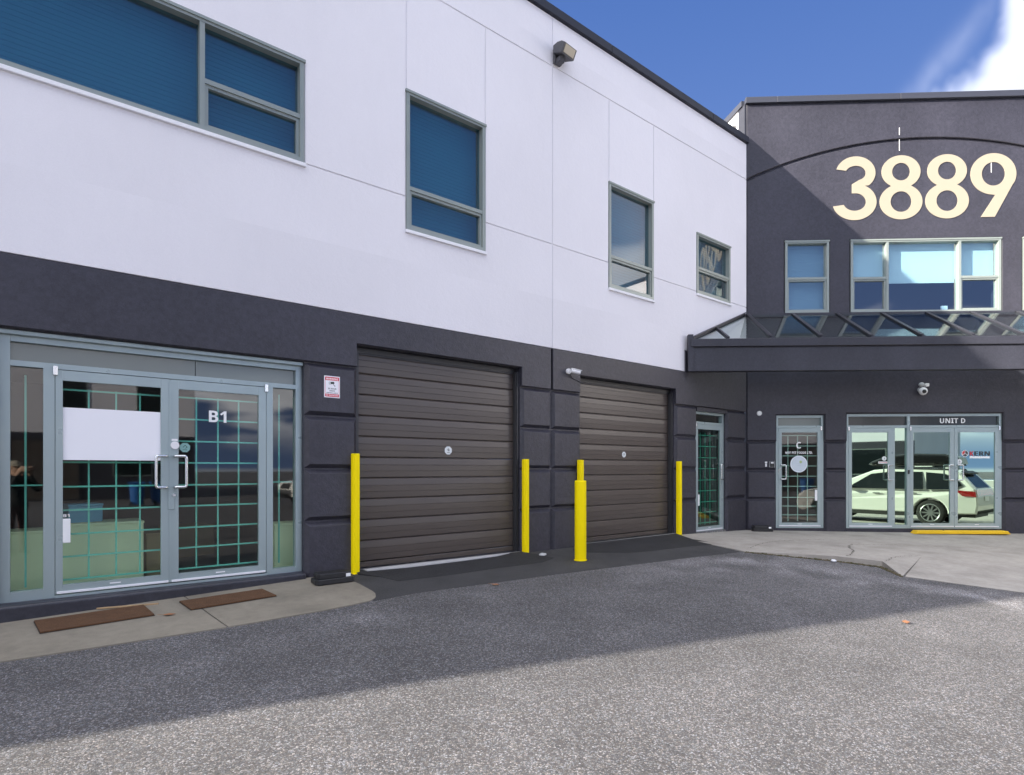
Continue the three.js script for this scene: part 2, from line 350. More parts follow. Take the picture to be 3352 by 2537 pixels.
// strip of newer asphalt along the roller doors
structure('asphalt_strip', sheet([[-9.22, 0], [-9.21, 0.6], [-9.234, 1.0], [-9.30, 1.22], [-9.40, 1.36], [-8.85, 1.30], [-7.9, 1.36], [-6.93, 1.41], [-5.6, 1.52], [-4.4, 1.62], [-3.17, 1.76], [-2.79, 0.36], [-2.46, 0]], 0.004, 0.05), M.patch);
// dark ramps up to the two roller thresholds
function wedge(pts) { return sheet(pts, 0.008, 0.06); }
structure('asphalt_ramp', wedge([[-8.96, 0.0, 0.022], [-9.02, 0.14, 0.016], [-8.84, 0.42], [-8.78, 0.70], [-8.2, 0.74], [-7.4, 0.71], [-6.57, 0.72], [-6.2, 0.55], [-6.3, 0.12, 0.012], [-6.36, 0.0, 0.022]]), M.ramp);
structure('asphalt_ramp_001', wedge([[-5.10, 0.0, 0.030], [-5.5, 0.22, 0.01], [-5.42, 0.5], [-4.9, 0.86], [-4.3, 0.93], [-3.5, 0.98], [-2.72, 1.10], [-2.72, 0.5], [-2.55, 0.02, 0.03]]), M.ramp);
// pale scrape of cement along the first threshold
structure('cement_skim', sheet([[-8.90, 0.012, 0.032], [-8.88, 0.10, 0.026], [-8.3, 0.15, 0.024], [-7.5, 0.14, 0.024], [-6.9, 0.11, 0.026], [-6.62, 0.03, 0.032]], 0.008, 0.02), M.skim);

// entrance apron by the glazed doors: two slabs with a joint
{
  const g1 = sheet([[-13.6, 0], [-13.6, 1.15], [-12.22, 1.225], [-11.68, 1.285], [-10.755, 1.385], [-10.808, 0.62], [-10.85, 0]], 0.010, 0.12);
  const g2 = sheet([[-10.836, 0], [-10.794, 0.62], [-10.741, 1.386], [-9.92, 1.412], [-9.64, 1.398], [-9.6, 1.392]], 0.010, 0.12);
  const g3 = sheet([[-10.836, 0], [-9.6, 1.392], [-9.42, 1.352], [-9.345, 1.29], [-9.30, 1.22], [-9.25, 1.10], [-9.234, 1.0], [-9.21, 0.6], [-9.22, 0.3], [-9.22, 0], [-9.6, 0]], 0.010, 0.12);
  const o = new THREE.Group(); o.name = 'entrance_apron'; o.userData.kind = 'structure'; scene.add(o);
  part(o, 'concrete_slab', g1, M.concrete); part(o, 'concrete_slab', mergeGeometries([g2, g3]), M.concrete);
}
// sidewalk before the dark front: raised slab, flare and sloped slab
{
  const o = new THREE.Group(); o.name = 'sidewalk'; o.userData.kind = 'structure'; scene.add(o);
  const abs = (x, t, y) => { const p = at(F2, x, 0, t), [s, w] = toFrame(F1, p.x, p.z); return [s, w, y - groundY(w)]; };
  const K = kerbSW.map(([s, w], i) => [s, w, kerbH[i]]);
  const c0 = abs(0, 0, -0.045), a1 = abs(2.55, 0, -0.075), j = abs(1.76, 3.45, -0.105), mid = abs(0.9, 1.7, -0.06);
  const triFan = (...list) => mergeGeometries(list.map((t) => sheet(t, 0, 0.14)));
  const top = (tris, skirts) => {                               // triangles with given heights plus kerb faces
    const v = [], P = ([s, w, dy]) => at(F1, s, groundY(w) + dy, w), push = (...q) => q.forEach((p) => v.push(p.x, p.y, p.z));
    for (const t of tris) { const [a, b, c] = t.map(P); new THREE.Vector3().crossVectors(b.clone().sub(a), c.clone().sub(a)).y > 0 ? push(a, b, c) : push(a, c, b); }
    for (const [a0, b0] of skirts) { const a = P(a0), b = P(b0), a2 = a.clone().setY(a.y - 0.4), b2 = b.clone().setY(b.y - 0.4); push(a, a2, b, b, a2, b2); }
    let g = new THREE.BufferGeometry(); g.setAttribute('position', new THREE.Float32BufferAttribute(v, 3)); g.computeVertexNormals(); g = clean(g);
    g.setAttribute('color', new THREE.Float32BufferAttribute(new Float32Array(g.attributes.position.count * 3).fill(1), 3));
    return g;
  };
  const jL = j, jR = j, aL = a1, aR = a1;
  const k5L = [K[5][0] + 0.0, K[5][1] - 0.012, K[5][2]], k5R = [K[5][0] + 0.02, K[5][1] + 0.012, K[5][2]];
  part(o, 'concrete_slab', top([[c0, K[0], mid], [K[0], K[1], mid], [K[1], K[2], mid], [K[2], K[3], mid], [K[3], K[4], mid], [K[4], jL, mid], [jL, aL, mid], [aL, c0, mid]], [[K[0], K[1]], [K[1], K[2]], [K[2], K[3]], [K[3], K[4]]]), M.sidewalk);
  part(o, 'concrete_slab', top([[K[4], k5L, jL]], [[K[4], k5L], [k5L, jL]]), M.sidewalk);
  const e1 = abs(7.74, 0, -0.11), e2 = abs(7.74 + 8, 7.5, -0.30), q1 = abs(6.85, 4.6, -0.35);
  const far = [3.2, 15, 0.006];
  part(o, 'concrete_slab', top([[jR, k5R, q1], [k5R, K[6], q1], [K[6], K[7], q1], [K[7], K[8], q1], [K[8], K[9], q1], [K[9], far, q1], [far, e2, q1], [e2, e1, q1], [e1, aR, q1], [aR, jR, q1]], [[jR, k5R], [k5R, K[6]], [K[6], K[7]], [K[7], K[8]], [K[8], K[9]]]), M.sidewalk);
  // cracks across the slabs: narrow dirt-filled gaps that follow the surface
  const tris = [[c0, K[0], mid], [K[0], K[1], mid], [K[1], K[2], mid], [K[2], K[3], mid], [K[3], K[4], mid], [K[4], jL, mid], [jL, aL, mid], [aL, c0, mid], [jR, k5R, q1], [e1, aR, q1], [aR, jR, q1], [k5R, K[6], q1]].map((t) => t.map(([s, w, dy]) => at(F1, s, groundY(w) + dy, w)));
  const heightAt = (x, z) => { for (const [a, b, c] of tris) { const d = (b.z - c.z) * (a.x - c.x) + (c.x - b.x) * (a.z - c.z), u = ((b.z - c.z) * (x - c.x) + (c.x - b.x) * (z - c.z)) / d, v = ((c.z - a.z) * (x - c.x) + (a.x - c.x) * (z - c.z)) / d; if (u > -0.02 && v > -0.02 && u + v < 1.02) return u * a.y + v * b.y + (1 - u - v) * c.y; } return -0.1; };
  const crack = (pts, w0, seed) => {
    const rnd = rng(seed), curve = new THREE.CatmullRomCurve3(pts.map(([x, t]) => at(F2, x, 0, t))), N = 60, v = [], L = [];
    for (let i = 0; i <= N; i++) { const p = curve.getPoint(i / N), q = curve.getTangent(i / N), n = new THREE.Vector3(-q.z, 0, q.x).normalize(), jit = (rnd() - 0.5) * 0.05, w = w0 * (0.35 + rnd() * 0.9); p.addScaledVector(n, jit); L.push([p.clone().addScaledVector(n, w), p.clone().addScaledVector(n, -w)].map((e) => e.setY(heightAt(e.x, e.z) + 0.003))); }
    for (let i = 0; i < N; i++) { const [a, b] = L[i], [c, d] = L[i + 1]; for (const p of [a, b, c, c, b, d]) v.push(p.x, p.y, p.z); }
    const g = new THREE.BufferGeometry(); g.setAttribute('position', new THREE.Float32BufferAttribute(v, 3)); g.computeVertexNormals();
    part(o, 'crack', clean(g), M.crackDirt);
  };
  crack([[0.35, 3.95], [0.75, 3.3], [1.0, 2.6], [1.25, 2.2]], 0.010, 5); crack([[1.25, 2.2], [2.4, 2.1], [4.0, 1.95]], 0.006, 6); crack([[-0.9, 3.1], [-0.2, 2.2], [0.6, 1.75], [1.0, 1.6]], 0.006, 7); crack([[1.76, 3.42], [1.2, 3.75], [0.72, 4.35]], 0.006, 8);
  // moss and grit gathered along the foot of the kerb
  const rnd = rng(77), tuft = new THREE.IcosahedronGeometry(1, 0), inst = new THREE.InstancedMesh(tuft, M.moss, 900), mtx = new THREE.Object3D();
  for (let i = 0; i < 900; i++) { const k = 2 + Math.floor(rnd() * 3), t = rnd(), [s0, w0] = kerbSW[k], [s1, w1] = kerbSW[k + 1], off = 0.004 + 0.05 * rnd() * rnd(), nl = Math.hypot(s1 - s0, w1 - w0), s = mix(s0, s1, t) - off * (w1 - w0) / nl, w = mix(w0, w1, t) + off * (s1 - s0) / nl; const p = at(F1, s, groundY(w) + 0.002, w), r = 0.006 + 0.016 * rnd() * rnd(); mtx.position.copy(p); mtx.scale.set(r * 1.4, r * (0.5 + 0.5 * rnd()), r * 1.4); mtx.rotation.set(rnd(), rnd() * 6, rnd()); mtx.updateMatrix(); inst.setMatrixAt(i, mtx.matrix); const c = rnd(); inst.setColorAt(i, new THREE.Color().setRGB(mix(0.05, 0.12, c), mix(0.055, 0.09, c), mix(0.02, 0.06, c))); }
  inst.name = 'kerb_moss'; inst.userData.kind = 'stuff'; inst.userData.label = 'moss and grit along the foot of the kerb'; inst.userData.category = 'moss'; scene.add(inst);

}

// ---------------------------------------------------------------- glazing helpers
function windowUnit(b, o) {                                       // o: x0 x1 y0 y1, mull, lower (transom y per bay or null), glass, blinds, z
  const { x0, x1, y0, y1, mull = [], bays = [null], glass, zf = 0.012 } = o, fw = 0.05, zb = -0.13, gz = -0.075;
  const xs = [x0, ...mull, x1], geos = [box(x0, x0 + fw, y0, y1, zb, zf), box(x1 - fw, x1, y0, y1, zb, zf), box(x0 + fw, x1 - fw, y1 - fw, y1, zb, zf), box(x0 + fw, x1 - fw, y0, y0 + fw, zb, zf)];
  mull.forEach((m) => geos.push(box(m - fw / 2, m + fw / 2, y0 + fw, y1 - fw, zb, zf - 0.004)));
  const w = part(b, 'window', geos.concat([box(x0 - 0.012, x1 + 0.012, y1 - 0.02, y1 + 0.012, -0.03, zf + 0.014)]), M.frame);
  part(w, 'sill', [box(x0 - 0.015, x1 + 0.015, y0 - 0.045, y0 - 0.002, -0.03, 0.034, 0.006)], o.sillMat ?? M.sill);
  xs.slice(0, -1).forEach((xa, i) => {
    const a = xa + (i ? fw / 2 : fw), c = xs[i + 1] - (i === xs.length - 2 ? fw : fw / 2), t = bays[i];
    const pane = (ya, yb, z = gz) => part(w, 'pane', clean(new THREE.PlaneGeometry(c - a, yb - ya).translate((a + c) / 2, (ya + yb) / 2, z)), glass);
    if (t) {
      part(w, 'transom_bar', [box(a, c, t - fw / 2, t + fw / 2, zb + 0.01, zf - 0.007)], M.frame);
      const s = 0.035, ya = y0 + fw, yb = t - fw / 2;
      part(w, 'sash', [box(a, a + s, ya, yb, -0.10, -0.012), box(c - s, c, ya, yb, -0.10, -0.012), box(a + s, c - s, ya, ya + s, -0.10, -0.012), box(a + s, c - s, yb - s, yb, -0.10, -0.012)], M.frame);
      part(w, 'pane', clean(new THREE.PlaneGeometry(c - a - 2 * s, yb - ya - 2 * s).translate((a + c) / 2, (ya + yb) / 2, -0.055)), glass);
      pane(t + fw / 2, y1 - fw);
    } else pane(y0 + fw, y1 - fw);
    if (o.blind) {
      const bl = o.blind[i] ?? o.blind[0];
      if (bl) {
        const yl = bl.to ?? y0 + 0.02, slats = [];
        if (bl.slat) { for (let y = y1 - 0.06; y > yl; y -= 0.05) slats.push(box(a - 0.02, c + 0.02, y - 0.047, y, -0.19, -0.183)); slats.push(box(a - 0.02, c + 0.02, yl, y1, -0.2, -0.195)); } else slats.push(box(a - 0.02, c + 0.02, yl, y1 - 0.02, -0.19, -0.183));
        part(w, 'blind', slats, bl.mat);
      }
    }
  });
  return w;
}
function pullHandle(parent, x, side, y0, y1, z) { part(parent, 'pull_handle', [tube([[x, y0, z - 0.01], [x, y0, z + 0.055], [x + side * 0.10, y0, z + 0.07], [x + side * 0.10, y1, z + 0.07], [x, y1, z + 0.055], [x, y1, z - 0.01]], 0.015)], M.chrome); }
function doorLeaf(b, o) {                                         // swinging glazed leaf; o: x0 x1 y0 y1 z, hinge side, glass
  const { x0, x1, y0, y1, z, sl = 0.06, sr = 0.06, top = 0.095, bot = 0.085, glass } = o, zb = z - 0.045;
  const d = part(b, o.name ?? 'entrance_door', [box(x0, x0 + sl, y0, y1, zb, z, 0.003), box(x1 - sr, x1, y0, y1, zb, z, 0.003), box(x0 + sl, x1 - sr, y1 - top, y1, zb, z - 0.001), box(x0 + sl, x1 - sr, y0, y0 + bot, zb, z - 0.001)], M.doorFrame, o.label);
  part(d, 'pane', clean(new THREE.PlaneGeometry(x1 - x0 - sl - sr, y1 - y0 - top - bot).translate((x0 + sl + x1 - sr) / 2, (y0 + bot + y1 - top) / 2, z - 0.022)), glass);
  part(d, 'door_sweep', [box(x0 + 0.01, x1 - 0.01, y0 + 0.004, y0 + 0.026, z, z + 0.012, 0.003)], M.sill);
  part(d, 'glazing_label', [box((x0 + x1) / 2 - 0.045, (x0 + x1) / 2 + 0.045, y0 + 0.05, y0 + 0.062, z, z + 0.002)], M.vinyl);
  const hx = o.hinge < 0 ? x0 : x1;
  part(d, 'pivot_hinge', [box(hx - 0.018, hx + 0.018, y1 - 0.055, y1 + 0.035, z, z + 0.024, 0.006)], M.chrome);
  if (o.grille) {
    const { v, h, zg = z - 0.12, ya = y0 + bot + 0.02, yb = y1 - top - 0.06 } = o.grille;
    const xa = x0 + sl, xb = x1 - sr;
    v.forEach((x) => part(d, 'grille_bar', [box(x - 0.007, x + 0.007, ya, yb, zg - 0.007, zg + 0.007)], o.grille.mat ?? M.teal));
    h.forEach((y) => part(d, 'grille_bar', [box(xa - 0.02, xb + 0.02, y - 0.008, y + 0.008, zg + 0.0075, zg + 0.02)], o.grille.mat ?? M.teal));
  }
  return d;
}
const octTex = canvasTex(128, 128, (c, w) => { c.fillStyle = '#dfe3e4'; c.fillRect(0, 0, w, w); c.strokeStyle = '#3c4a4c'; c.lineWidth = 5; c.beginPath(); c.moveTo(44, 62); c.lineTo(66, 36); c.lineTo(88, 58); c.lineTo(68, 74); c.stroke(); c.fillStyle = '#3c4a4c'; c.beginPath(); c.arc(66, 58, 9, 0, 7); c.fill(); c.fillRect(40, 88, 52, 5); c.fillRect(48, 98, 36, 3); });
const octMat = printed(octTex);
const octagon = (r) => flat01(new THREE.CircleGeometry(r, 8, Math.PI / 8).toNonIndexed());
function sticker(parent, name, x, y, z, r, mat) { const m = part(parent, name, octagon(r), mat); m.position.set(x, y, z); return m; }

// ---------------------------------------------------------------- the white wing
const wing = thing('warehouse_wing', 'two-storey white and charcoal warehouse wing with two roller doors', 'building', F1, 0, 0, 0);
{
  const L = -22.7, TOP = 8.47, SPLIT = 3.218, H1 = 7.676, H2 = 4.853, J = -5.739, ROW = [0.679, 1.30, 1.927, 2.554];
  const bw = [-14.9, -9.615, 4.853, 6.04], w1 = [-8.30, -7.04, 4.428, 6.249], w2 = [-4.43, -3.22, 4.428, 6.249], w3 = [-1.855, -0.646, 4.82, 6.031];
  const sf = [-12.27, -9.60, 0.095, 2.554], r1 = [-8.96, -6.36, 0.046, 2.837], r2 = [-5.102, -2.537, 0.055, 2.837], dr = [-1.83, -0.76, 0.0, 2.47];
  // structural wall behind the panels, upper and lower
  part(wing, 'wall', [slab(rectPts(L, 0, SPLIT, TOP), [bw, w1, w2, w3].map((r) => rectPts(...r)), -0.26, -0.012)], M.white);
  part(wing, 'wall', [slab(rectPts(L, 0, -0.6, SPLIT - 0.001), [sf, r1, r2, dr].map((r) => rectPts(...r)), -0.26, -0.050)], M.charcoal, 'charcoal painted lower wall');
  // white tilt-up panels between fine reveals
  const P = (pts) => part(wing, 'wall_panel', [slab(pts, [], -0.014, 0, 0.004, 0.011)], M.white);
  P(rectPts(L, -14.2, H1, TOP)); P(rectPts(-14.2, J, H1, TOP)); P(rectPts(J, 0.016, H1, TOP));
  P([[L, H2], [bw[0], H2], [bw[0], bw[3]], [bw[1], bw[3]], [bw[1], H2], [w1[0], H2], [w1[0], H1], [L, H1]]);
  P(rectPts(w1[0], w1[1], w1[3], H1)); P(rectPts(w1[1], J, H2, H1)); P(rectPts(J, w2[0], H2, H1)); P(rectPts(w2[0], w2[1], w2[3], H1));
  P([[w2[1], H2], [w3[0], H2], [w3[0], w3[3]], [w3[1], w3[3]], [w3[1], H2], [0.016, H2], [0.016, H1], [w2[1], H1]]);
  P([[L, SPLIT - 0.014], [J, SPLIT - 0.014], [J, H2], [w1[1], H2], [w1[1], w1[2]], [w1[0], w1[2]], [w1[0], H2], [L, H2]]);
  P([[J, SPLIT - 0.014], [-2.26, SPLIT - 0.014], [-2.26, 3.62], [0.016, 3.62], [0.016, H2], [w3[1], H2], [w3[1], w3[2]], [w3[0], w3[2]], [w3[0], H2], [w2[1], H2], [w2[1], w2[2]], [w2[0], w2[2]], [w2[0], H2], [J, H2]]);
  // charcoal band over the openings
  const Bn = (pts) => part(wing, 'wall_panel', [slab(pts, [], -0.052, 0, 0.008, 0.008)], M.charcoal);
  Bn([[L, ROW[3]], [r1[0], ROW[3]], [r1[0], r1[3]], [r1[1], r1[3]], [r1[1], ROW[3]], [J - 0.012, ROW[3]], [J - 0.012, SPLIT + 0.002], [L, SPLIT + 0.002]]);
  Bn([[J + 0.012, ROW[3]], [r2[0], ROW[3]], [r2[0], r2[3]], [r2[1], r2[3]], [r2[1], ROW[3]], [0.016, ROW[3]], [0.016, 3.634], [-2.246, 3.634], [-2.246, SPLIT + 0.002], [J + 0.012, SPLIT + 0.002]]);
  // chamfered blocks of the piers
  const rows = [[-0.5, ROW[0] - 0.009], [ROW[0] + 0.009, ROW[1] - 0.009], [ROW[1] + 0.009, ROW[2] - 0.009], [ROW[2] + 0.009, ROW[3] - 0.009]];
  const cols = [[-14.8, -12.27], [-9.60, r1[0]], [r1[1], J - 0.012], [J + 0.012, r2[0]], [r2[1], dr[0]], [dr[1], 0.01], [-17.6, -14.82], [-20.2, -17.62], [L, -20.22]];
  for (const [x0, x1] of cols) for (const [y0, y1] of rows) part(wing, 'wall_panel', chamfer(x0, x1, y0, y1, -0.052, 0.0, 0.048), M.charcoal);
  part(wing, 'lintel', [box(dr[0], dr[1], dr[3], ROW[3] - 0.01, -0.049, -0.006)], M.charcoal);
  // roof edge, roof, far walls
  for (let x = L; x < -0.2; x += 3.05) part(wing, 'roof_coping', [box(x, Math.min(x + 3.04, 0.02), TOP, TOP + 0.133, -0.34, 0.055, 0.006)], M.capDark);
  part(wing, 'roof', [box(L + 0.3, 0, 8.05, 8.2, -18, -0.27)], M.room);
  part(wing, 'wall', [box(L, L + 0.25, -0.6, TOP, -18, -0.262), box(L, 6, -0.6, TOP, -18.3, -18.01)], M.white);
  part(wing, 'plinth', [box(-13.4, -9.60, -0.35, 0.093, -0.30, 0.05, 0.03)], M.trim, 'charcoal painted step under the glazed doors');
  // upper windows
  const tinted = { mat: M.blind, slat: true };
  windowUnit(wing, { x0: bw[0], x1: bw[1], y0: bw[2], y1: bw[3], mull: [-12.9, -10.67], bays: [null, null, 5.385], glass: M.glassUp, blind: [tinted] }).userData.label = 'long tinted upper window';
  windowUnit(wing, { x0: w1[0], x1: w1[1], y0: w1[2], y1: w1[3], bays: [4.985], glass: M.glassUp, blind: [tinted] });
  windowUnit(wing, { x0: w2[0], x1: w2[1], y0: w2[2], y1: w2[3], bays: [4.985], glass: M.glassUp, blind: [tinted] });
  windowUnit(wing, { x0: w3[0], x1: w3[1], y0: w3[2], y1: w3[3], bays: [5.345], glass: M.glassUp, blind: [tinted] });
  // glazed entrance: fixed frame, then two leaves
  const z = -0.12, zb = z - 0.10, y0 = 0.095, tb = 2.235, tt = 2.285, [a, , , yh] = sf, d = sf[1];
  const fr = part(wing, 'storefront_frame', [box(a, a + 0.085, y0, yh, zb, z, 0.003), box(d - 0.07, d, y0, yh, zb, z, 0.003), box(a + 0.085, d - 0.07, yh - 0.10, yh, zb, z, 0.003), box(a + 0.085, d - 0.07, tb, tt, zb, z - 0.001), box(-11.955, -11.872, y0, tb, zb, z - 0.001), box(-9.995, -9.925, y0, tb, zb, z - 0.001), box(a + 0.085, -11.955, y0, y0 + 0.09, zb, z - 0.002), box(-9.925, d - 0.07, y0, y0 + 0.06, zb, z - 0.002), box(a, d, yh - 0.045, yh - 0.002, z, z + 0.05, 0.008), box(-11.872, -9.995, y0, y0 + 0.022, zb, z + 0.02)], M.doorFrame, 'grey green aluminium storefront frame');
  const gp = (x0, x1, ya, yb, name) => part(fr, name, clean(new THREE.PlaneGeometry(x1 - x0, yb - ya).translate((x0 + x1) / 2, (ya + yb) / 2, z - 0.05)), M.glassDoor);
  gp(a + 0.085, -10.705, tt, yh - 0.10, 'transom_panel').material = M.spandrel; gp(-10.699, d - 0.07, tt, yh - 0.10, 'transom_panel').material = M.spandrel;
  gp(a + 0.085, -11.955, y0 + 0.09, tb, 'sidelight_pane'); gp(-9.925, d - 0.07, y0 + 0.06, tb, 'sidelight_pane');
  for (const x of [-12.08, -9.81]) part(fr, 'grille_bar', [box(x - 0.008, x + 0.008, y0 + 0.1, tb - 0.06, z - 0.17, z - 0.155)], M.teal);
  for (const [x0, x1] of [[a + 0.085, -11.955], [-9.925, d - 0.07]]) part(fr, 'grille_bar', [box(x0, x1, 1.14, 1.154, z - 0.155, z - 0.143)], M.teal);
  const hy = [2.06, 1.83, 1.595, 1.365, 1.13, 0.905, 0.675, 0.46, 0.24];
  const lf = doorLeaf(wing, { x0: -11.868, x1: -10.948, y0: 0.125, y1: 2.228, z: z + 0.004, sl: 0.055, sr: 0.075, hinge: -1, glass: M.glassDoor, grille: { v: [-11.61, -11.39, -11.19], h: hy }, label: 'left entrance leaf with a blank white sheet' });
  const rf = doorLeaf(wing, { x0: -10.940, x1: -10.0, y0: 0.125, y1: 2.228, z: z + 0.004, sl: 0.075, sr: 0.08, hinge: 1, glass: M.glassDoor, grille: { v: [-10.68, -10.47, -10.26], h: hy }, label: 'right entrance leaf lettered B1' });
  part(lf, 'paper_sheet', [box(-11.812, -11.024, 1.385, 1.882, z - 0.016, z - 0.0135)], M.paper);
  part(lf, 'mail_slot', [box(-11.82, -11.755, 0.60, 0.83, z - 0.014, z + 0.002, 0.03)], M.vinyl);
  part(lf, 'unit_lettering', [textGeo('B1', -11.81, -11.762, 0.845, 0.872, z - 0.016)], M.vinyl);
  part(rf, 'unit_lettering', [textGeo('B1', -10.579, -10.407, 1.806, 1.93, z - 0.015)], M.vinyl);
  pullHandle(lf, -10.975, -1, 1.112, 1.432, z + 0.004); pullHandle(rf, -10.905, 1, 1.112, 1.432, z + 0.004);
  const kn = part(rf, 'lock_cover', [tf(clean(cyl(0.038, 0.042, 0.022, 20)), (m) => { m.rotation.x = Math.PI / 2; m.position.set(-10.90, 1.545, z + 0.012); }), box(-10.935, -10.875, 1.592, 1.612, z + 0.004, z + 0.008)], M.whitePlastic);
  part(rf, 'astragal', [box(-10.962, -10.905, 0.88, 1.105, z + 0.005, z + 0.014, 0.004), box(-10.952, -10.93, 0.13, 2.22, z + 0.0045, z + 0.010)], M.doorFrame);
  part(rf, 'lock_cylinder', [tf(clean(cyl(0.016, 0.016, 0.012, 16)), (m) => { m.rotation.x = Math.PI / 2; m.position.set(-10.91, 1.03, z + 0.018); })], M.chrome);
  sticker(rf, 'alarm_decal', -10.805, 1.525, z - 0.014, 0.052, printed(canvasTex(128, 128, (c, w) => { c.fillStyle = '#7fa9a6'; c.fillRect(0, 0, w, w); c.strokeStyle = '#24403f'; c.lineWidth = 6; c.beginPath(); c.moveTo(42, 62); c.lineTo(66, 34); c.lineTo(90, 58); c.lineTo(68, 76); c.stroke(); c.fillStyle = '#24403f'; c.fillRect(40, 90, 50, 6); })));
  // room behind the entrance
  part(wing, 'interior_floor', [box(-13.4, -8.0, -0.1, 0.09, -6.2, -0.262)], M.floor);
  part(wing, 'interior_wall', [box(-13.4, -8.0, 0.09, 2.75, -6.4, -6.2), box(-13.6, -13.4, -0.1, 2.75, -6.4, -0.262), box(-8.0, -7.9, -0.1, 2.75, -6.4, -0.262), box(-13.6, -7.9, 2.75, 2.85, -6.4, -0.262)], M.room);
  // roller doors
  const H = 0.2655;
  const prof = [[0, -0.016], [0.010, -0.004], [0.016, 0], [0.086, 0.003], [0.0885, 0.0], [0.0915, 0.0], [0.094, 0.004], [0.165, 0.006], [0.1685, 0.001], [0.1715, 0.001], [0.175, 0.004], [0.250, 0], [0.257, -0.004], [0.2645, -0.016]];
  const rollerDoor = ([x0, x1, yb, yt], zc, label) => {
    const r = groupPart(wing, 'roller_door', label), w = x1 - x0 + 0.10;
    const pts = [...prof.map(([y, q]) => [q, y]), [-0.035, 0.2645], [-0.035, 0]];
    const g = slab(pts, [], 0, w); g.applyMatrix4(new THREE.Matrix4().set(0, 0, 1, 0, 0, 1, 0, 0, 1, 0, 0, 0, 0, 0, 0, 1)); const idx = g.attributes.position; // z becomes x
    const gg = new THREE.BufferGeometry(); const flip = []; for (let i = 0; i < idx.count; i += 3) for (const k of [0, 2, 1]) flip.push(idx.getX(i + k), idx.getY(i + k), idx.getZ(i + k)); gg.setAttribute('position', new THREE.Float32BufferAttribute(flip, 3)); gg.computeVertexNormals(); const sg = clean(gg);
    part(r, 'bottom_bar', [box(x0 + 0.01, x1 - 0.01, yb + 0.004, yb + 0.07, zc - 0.03, zc + 0.004, 0.006)], M.roller);
    for (let k = 0, y = yb + 0.075; y < yt - 0.03; y += H, k++) { const m = part(r, 'slat', sg, M.roller); m.position.set(x0 - 0.05, y, zc + (k % 3 - 1) * 0.0012); m.rotation.x = (hash2(k, 3, 9) - 0.5) * 0.012; }
    for (const [xa, xb] of [[x0 - 0.002, x0 + 0.05], [x1 - 0.05, x1 + 0.002]]) part(r, 'guide_rail', [box(xa, xb, yb, yt - 0.06, zc + 0.012, zc + 0.075, 0.004), box(xa + 0.01, xb - 0.01, yb, yt - 0.06, zc + 0.075, zc + 0.10)], M.rail);
    part(r, 'hood', [box(x0, x1, yt - 0.075, yt - 0.002, zc + 0.012, zc + 0.03, 0.004)], M.black); part(r, 'weather_strip', [box(x0 + 0.05, x1 - 0.05, yt - 0.092, yt - 0.078, zc + 0.014, zc + 0.03)], M.rail);
    part(r, 'threshold', [box(x0, x1, yb - 0.12, yb, zc - 0.2, -0.002)], M.concreteDoor);
    return r;
  };
  M.concreteDoor = std([0.30, 0.30, 0.30], 0.85, { map: withRepeat(wallMap, 1) });
  const ra = rollerDoor(r1, -0.17, 'dark brown ribbed roller door next to the warning sign'), rb = rollerDoor(r2, -0.17, 'dark brown ribbed roller door nearer the corner');
  sticker(ra, 'alarm_decal', -7.56, 1.56, -0.158, 0.062, octMat); sticker(rb, 'alarm_decal', -3.86, 1.56, -0.158, 0.055, octMat);
  // single glazed door near the corner
  const zz = -0.08, fz = zz - 0.09, [e0, e1, , e3] = dr;
  const f2 = part(wing, 'storefront_frame', [box(e0, e0 + 0.055, 0.0, e3, fz, zz, 0.003), box(e1 - 0.055, e1, 0.0, e3, fz, zz, 0.003), box(e0 + 0.055, e1 - 0.055, e3 - 0.05, e3, fz, zz), box(e0 + 0.055, e1 - 0.055, 2.215, 2.265, fz, zz - 0.001), box(e0 + 0.055, e1 - 0.055, 0, 0.025, fz, zz + 0.015)], M.doorFrame);
  part(f2, 'transom_pane', clean(new THREE.PlaneGeometry(e1 - e0 - 0.11, e3 - 0.05 - 2.265).translate((e0 + e1) / 2, (e3 - 0.05 + 2.265) / 2, zz - 0.05)), M.glassDoor);
  const sd = doorLeaf(wing, { x0: e0 + 0.058, x1: e1 - 0.058, y0: 0.03, y1: 2.21, z: zz + 0.004, sl: 0.075, sr: 0.085, hinge: -1, glass: M.glassGreen, label: 'single glazed door beside the roller door', grille: { v: [-1.45, -1.28, -1.1], h: hy.map((y) => y - 0.06) } });
  pullHandle(sd, e1 - 0.10, -1, 1.08, 1.40, zz + 0.004);
  part(sd, 'mail_slot', [box(e0 + 0.14, e0 + 0.19, 0.55, 0.78, zz - 0.012, zz + 0.004, 0.024)], M.vinyl);
  part(wing, 'interior_wall', [box(-2.4, -0.3, -0.1, 2.6, -3.2, -3.1), box(-2.5, -2.4, -0.1, 2.6, -3.2, -0.262), box(-0.3, -0.2, -0.1, 2.6, -3.2, -0.262), box(-2.5, -0.2, 2.6, 2.7, -3.2, -0.262), box(-2.4, -0.3, -0.1, -0.005, -3.1, -0.262)], M.room);
}

